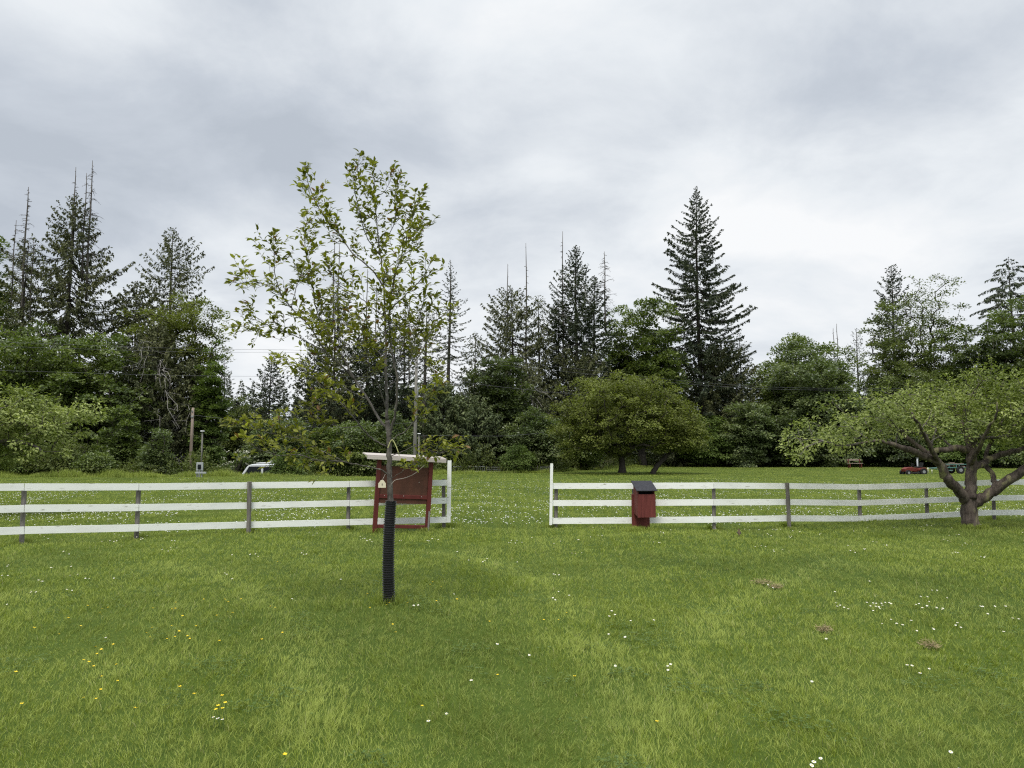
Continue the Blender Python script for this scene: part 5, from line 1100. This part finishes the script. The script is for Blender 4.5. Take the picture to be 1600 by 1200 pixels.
# ------------------------------------------------------------------ flowers
def flower_mesh(name, R, H, petals, pm, cm, cup):
    g = Geo(); tube(g, [(0, 0, -.01), (.004, .002, H*.5), (0, 0, H)], .0013, 4, mi=0)
    V = []; T = []; Q = []
    for i in range(petals):
        a = 2*PI*i/petals; b = PI/petals*.95
        def pt(r, an, z): return (r*math.cos(an), r*math.sin(an), H+z)
        k = len(V); V += [(0, 0, H), pt(R*.7, a-b, cup*.6), pt(R, a-b*.45, cup), pt(R, a+b*.45, cup), pt(R*.7, a+b, cup*.6)]
        Q += [(k, k+1, k+2, k+3)]; T += [(k, k+3, k+4)]
    g.add(V, Q, T, mi=1)
    V = [(R*.34*math.cos(a), R*.34*math.sin(a), H+.003) for a in np.linspace(0, 2*PI, 8, endpoint=False)]+[(0, 0, H+.006)]; g.add(V, None, [(i, (i+1) % 8, 8) for i in range(8)], mi=2)
    return g.mesh(name, [M['stem'], pm, cm])
def flowers():
    rs = random.Random(12)
    bm = flower_mesh('buttercup', .0125, .135, 5, M['petal_y'], M['petal_y'], .007)
    BC = [(x/3.2, 860+y/3.2) for x, y in ((432,290),(508,311),(543,305),(502,328),(502,338),(333,351),(403,384),(146,393),(293,422),(752,320),(878,295),(848,329),(865,325),(910,356),(764,404),(725,426),(857,400),(745,445),(830,454),(875,444),(951,438),(941,452),(885,415),(986,400),(1013,275),(1114,283),(1130,299),(1092,358),(1157,346),(1148,345),(1210,279),(1362,310),(1374,317),(1408,418),(1309,457),(1088,465),(468,483),(518,489),(568,468),(496,514),(403,549),(441,557),(480,576),(592,574),(65,603),(515,634),(573,657),(501,698),(429,743),(484,748),(102,769),(655,814),(906,694),(963,739),(1112,743),(1137,775),(1102,793),(1101,812),(1124,810),(1421,1005),(1396,67),(1595,30))]
    BC += [(560+x/3.53, 860+y/3.53) for x, y in ((50,263),(122,190),(400,190),(397,208),(445,216),(277,309),(175,309),(152,320),(435,298),(68,331),(209,457),(354,831),(785,662),(895,254),(1026,383),(1116,382),(1158,344),(183,408),(532,283),(1195,677),(720,401))]
    BC += [(800+715/3.2, 860+838/3.2), (800+1033/3.2, 860+1082/3.2)]
    for i, (px, py) in enumerate(BC):
        h = .135; s = rs.uniform(.7, 1.0) if py < 1100 else .95; c = PG(px, py, h*s); o = obj('buttercup', bm); o.location = (float(c[0]), float(c[1]), gzf(c[0], c[1])); o.scale = (s, s, s); o.rotation_euler = (rs.uniform(-.15, .25), rs.uniform(-.2, .2), rs.uniform(0, 6))
        tag(o, 'small yellow buttercup on a thin stem in the near lawn', 'buttercup', 'buttercups in the near lawn')
    dm = flower_mesh('daisy', .0125, .075, 9, M['petal_w'], M['petal_y'], .0015)
    DS = [(1100+x/3.2, 900+y/3.2) for x, y in ((653,124),(660,136),(683,132),(695,139),(720,148),(648,71),(820,20),(338,47),(318,34),(812,124),(825,136),(842,126),(855,140),(862,128),(870,140),(880,127),(890,138),(898,124),(848,156),(870,148),(932,128),(922,126),(929,191),(886,209),(962,206),(987,213),(1033,197),(1062,240),(1137,74),(1155,71),(1075,102),(1105,101),(1050,135),(1078,133),(1097,148),(1120,125),(1115,139),(1150,145),(1183,149),(1180,158),(1212,110),(1262,212),(1258,220),(1278,230),(1133,232),(1143,234),(1372,142),(1388,142),(1438,138),(1506,142),(1408,172),(1541,198),(1571,200),(1498,255),(612,288),(1015,413),(1029,412),(1077,452),(1119,430),(1220,869),(585,888),(543,904),(512,909),(514,940),(1280,960),(535,474))]
    DS += [(560+x/3.53, 860+y/3.53) for x, y in ((300,318),(330,318),(337,321),(627,692),(488,861),(392,909),(1079,258),(1079,268),(610,50),(880,48),(758,520),(937,572))]
    DS += [(x/3.2, 860+y/3.2) for x, y in ((1075,851),(1102,856),(1118,862),(35,75),(46,70),(255,84),(259,78),(358,73),(452,141),(340,206),(362,207),(45,277),(17,125),(40,127),(1455,260),(1120,115),(1135,120),(1165,140),(528,441))]
    DS += [(800+x/3.2, 860+y/3.2) for x, y in ((790,548),(783,562),(783,578),(510,562),(290,219),(230,203),(516,314),(492,296),(480,322),(702,339),(569,422),(484,407),(593,343))]
    n0 = len(DS)
    while len(DS) < 296:
        px = rs.uniform(-20, 1620); py = 820+rs.expovariate(1/24.)
        if px < 700: py += 12
        k = 1 if rs.random() < .5 else 3
        for _ in range(k): DS.append((px+rs.gauss(0, 6), py+rs.gauss(0, 1.5)))
    for px, py in DS[:300]:
        s = rs.uniform(.7, 1.0); c = PG(px, py, .075*s); o = obj('daisy', dm); o.location = (float(c[0]), float(c[1]), gzf(c[0], c[1])); o.scale = (s, s, s); o.rotation_euler = (rs.uniform(.05, .5), rs.uniform(-.25, .25), 0)
        tag(o, 'small white daisy in the lawn on the near side of the fence', 'daisy', 'daisies in the near lawn')
    # the flowering meadow beyond the fence
    r = np.random.RandomState(2); n = 30000; px = r.uniform(-60, 1660, n); y = 15.5*np.exp(r.uniform(0, 1, n)*math.log(46/15.5)); x = (px-800)/1200*y
    fy = 17.7-np.maximum(0, (-x-1.6))*.47+np.where(x > 5, np.minimum((x-5)*.35, 1.6), 0)
    dens = np.clip(.42+.55*snoise(x, y*.6, 4.5)+.35*snoise(x+7, y, 1.6), 0, 1)*np.interp(y, [15, 18, 22, 34, 40, 46], [.3, .8, 1, .75, .4, .15])
    gx = np.abs(px-775) < 110; dens = np.where(gx, dens+.12, dens)
    ok = (y > fy+.3) & (r.uniform(size=n) < dens*.52) & (y < edge(px)-6); x, y = x[ok], y[ok]; n = len(x); R = r.uniform(.011, .018, n)*np.interp(y, [16, 46], [1, 1.15]); z = gz(x, y)+r.uniform(.05, .09, n)
    g = Geo(); c = np.stack((x, y, z), 1); o6 = np.array([(1, 0, 0), (.5, .87, 0), (-.5, .87, 0), (-1, 0, 0), (-.5, -.87, 0), (.5, -.87, 0), (0, 0, .55), (0, 0, -.4)])
    V = (c[:, None]+o6[None]*R[:, None, None]).reshape(-1, 3); b = (np.arange(n)*8)[:, None, None]
    T = (b+np.array([[i, (i+1) % 6, 6] for i in range(6)]+[[(i+1) % 6, i, 7] for i in range(6)])[None]).reshape(-1, 3); g.add(V, None, T)
    tag(obj('meadow_daisies', g.mesh('meadow_daisies', M['petal_w'])), 'countless white daisies and clover flecking the meadow beyond the fence', 'daisies', kind='stuff')
flowers()
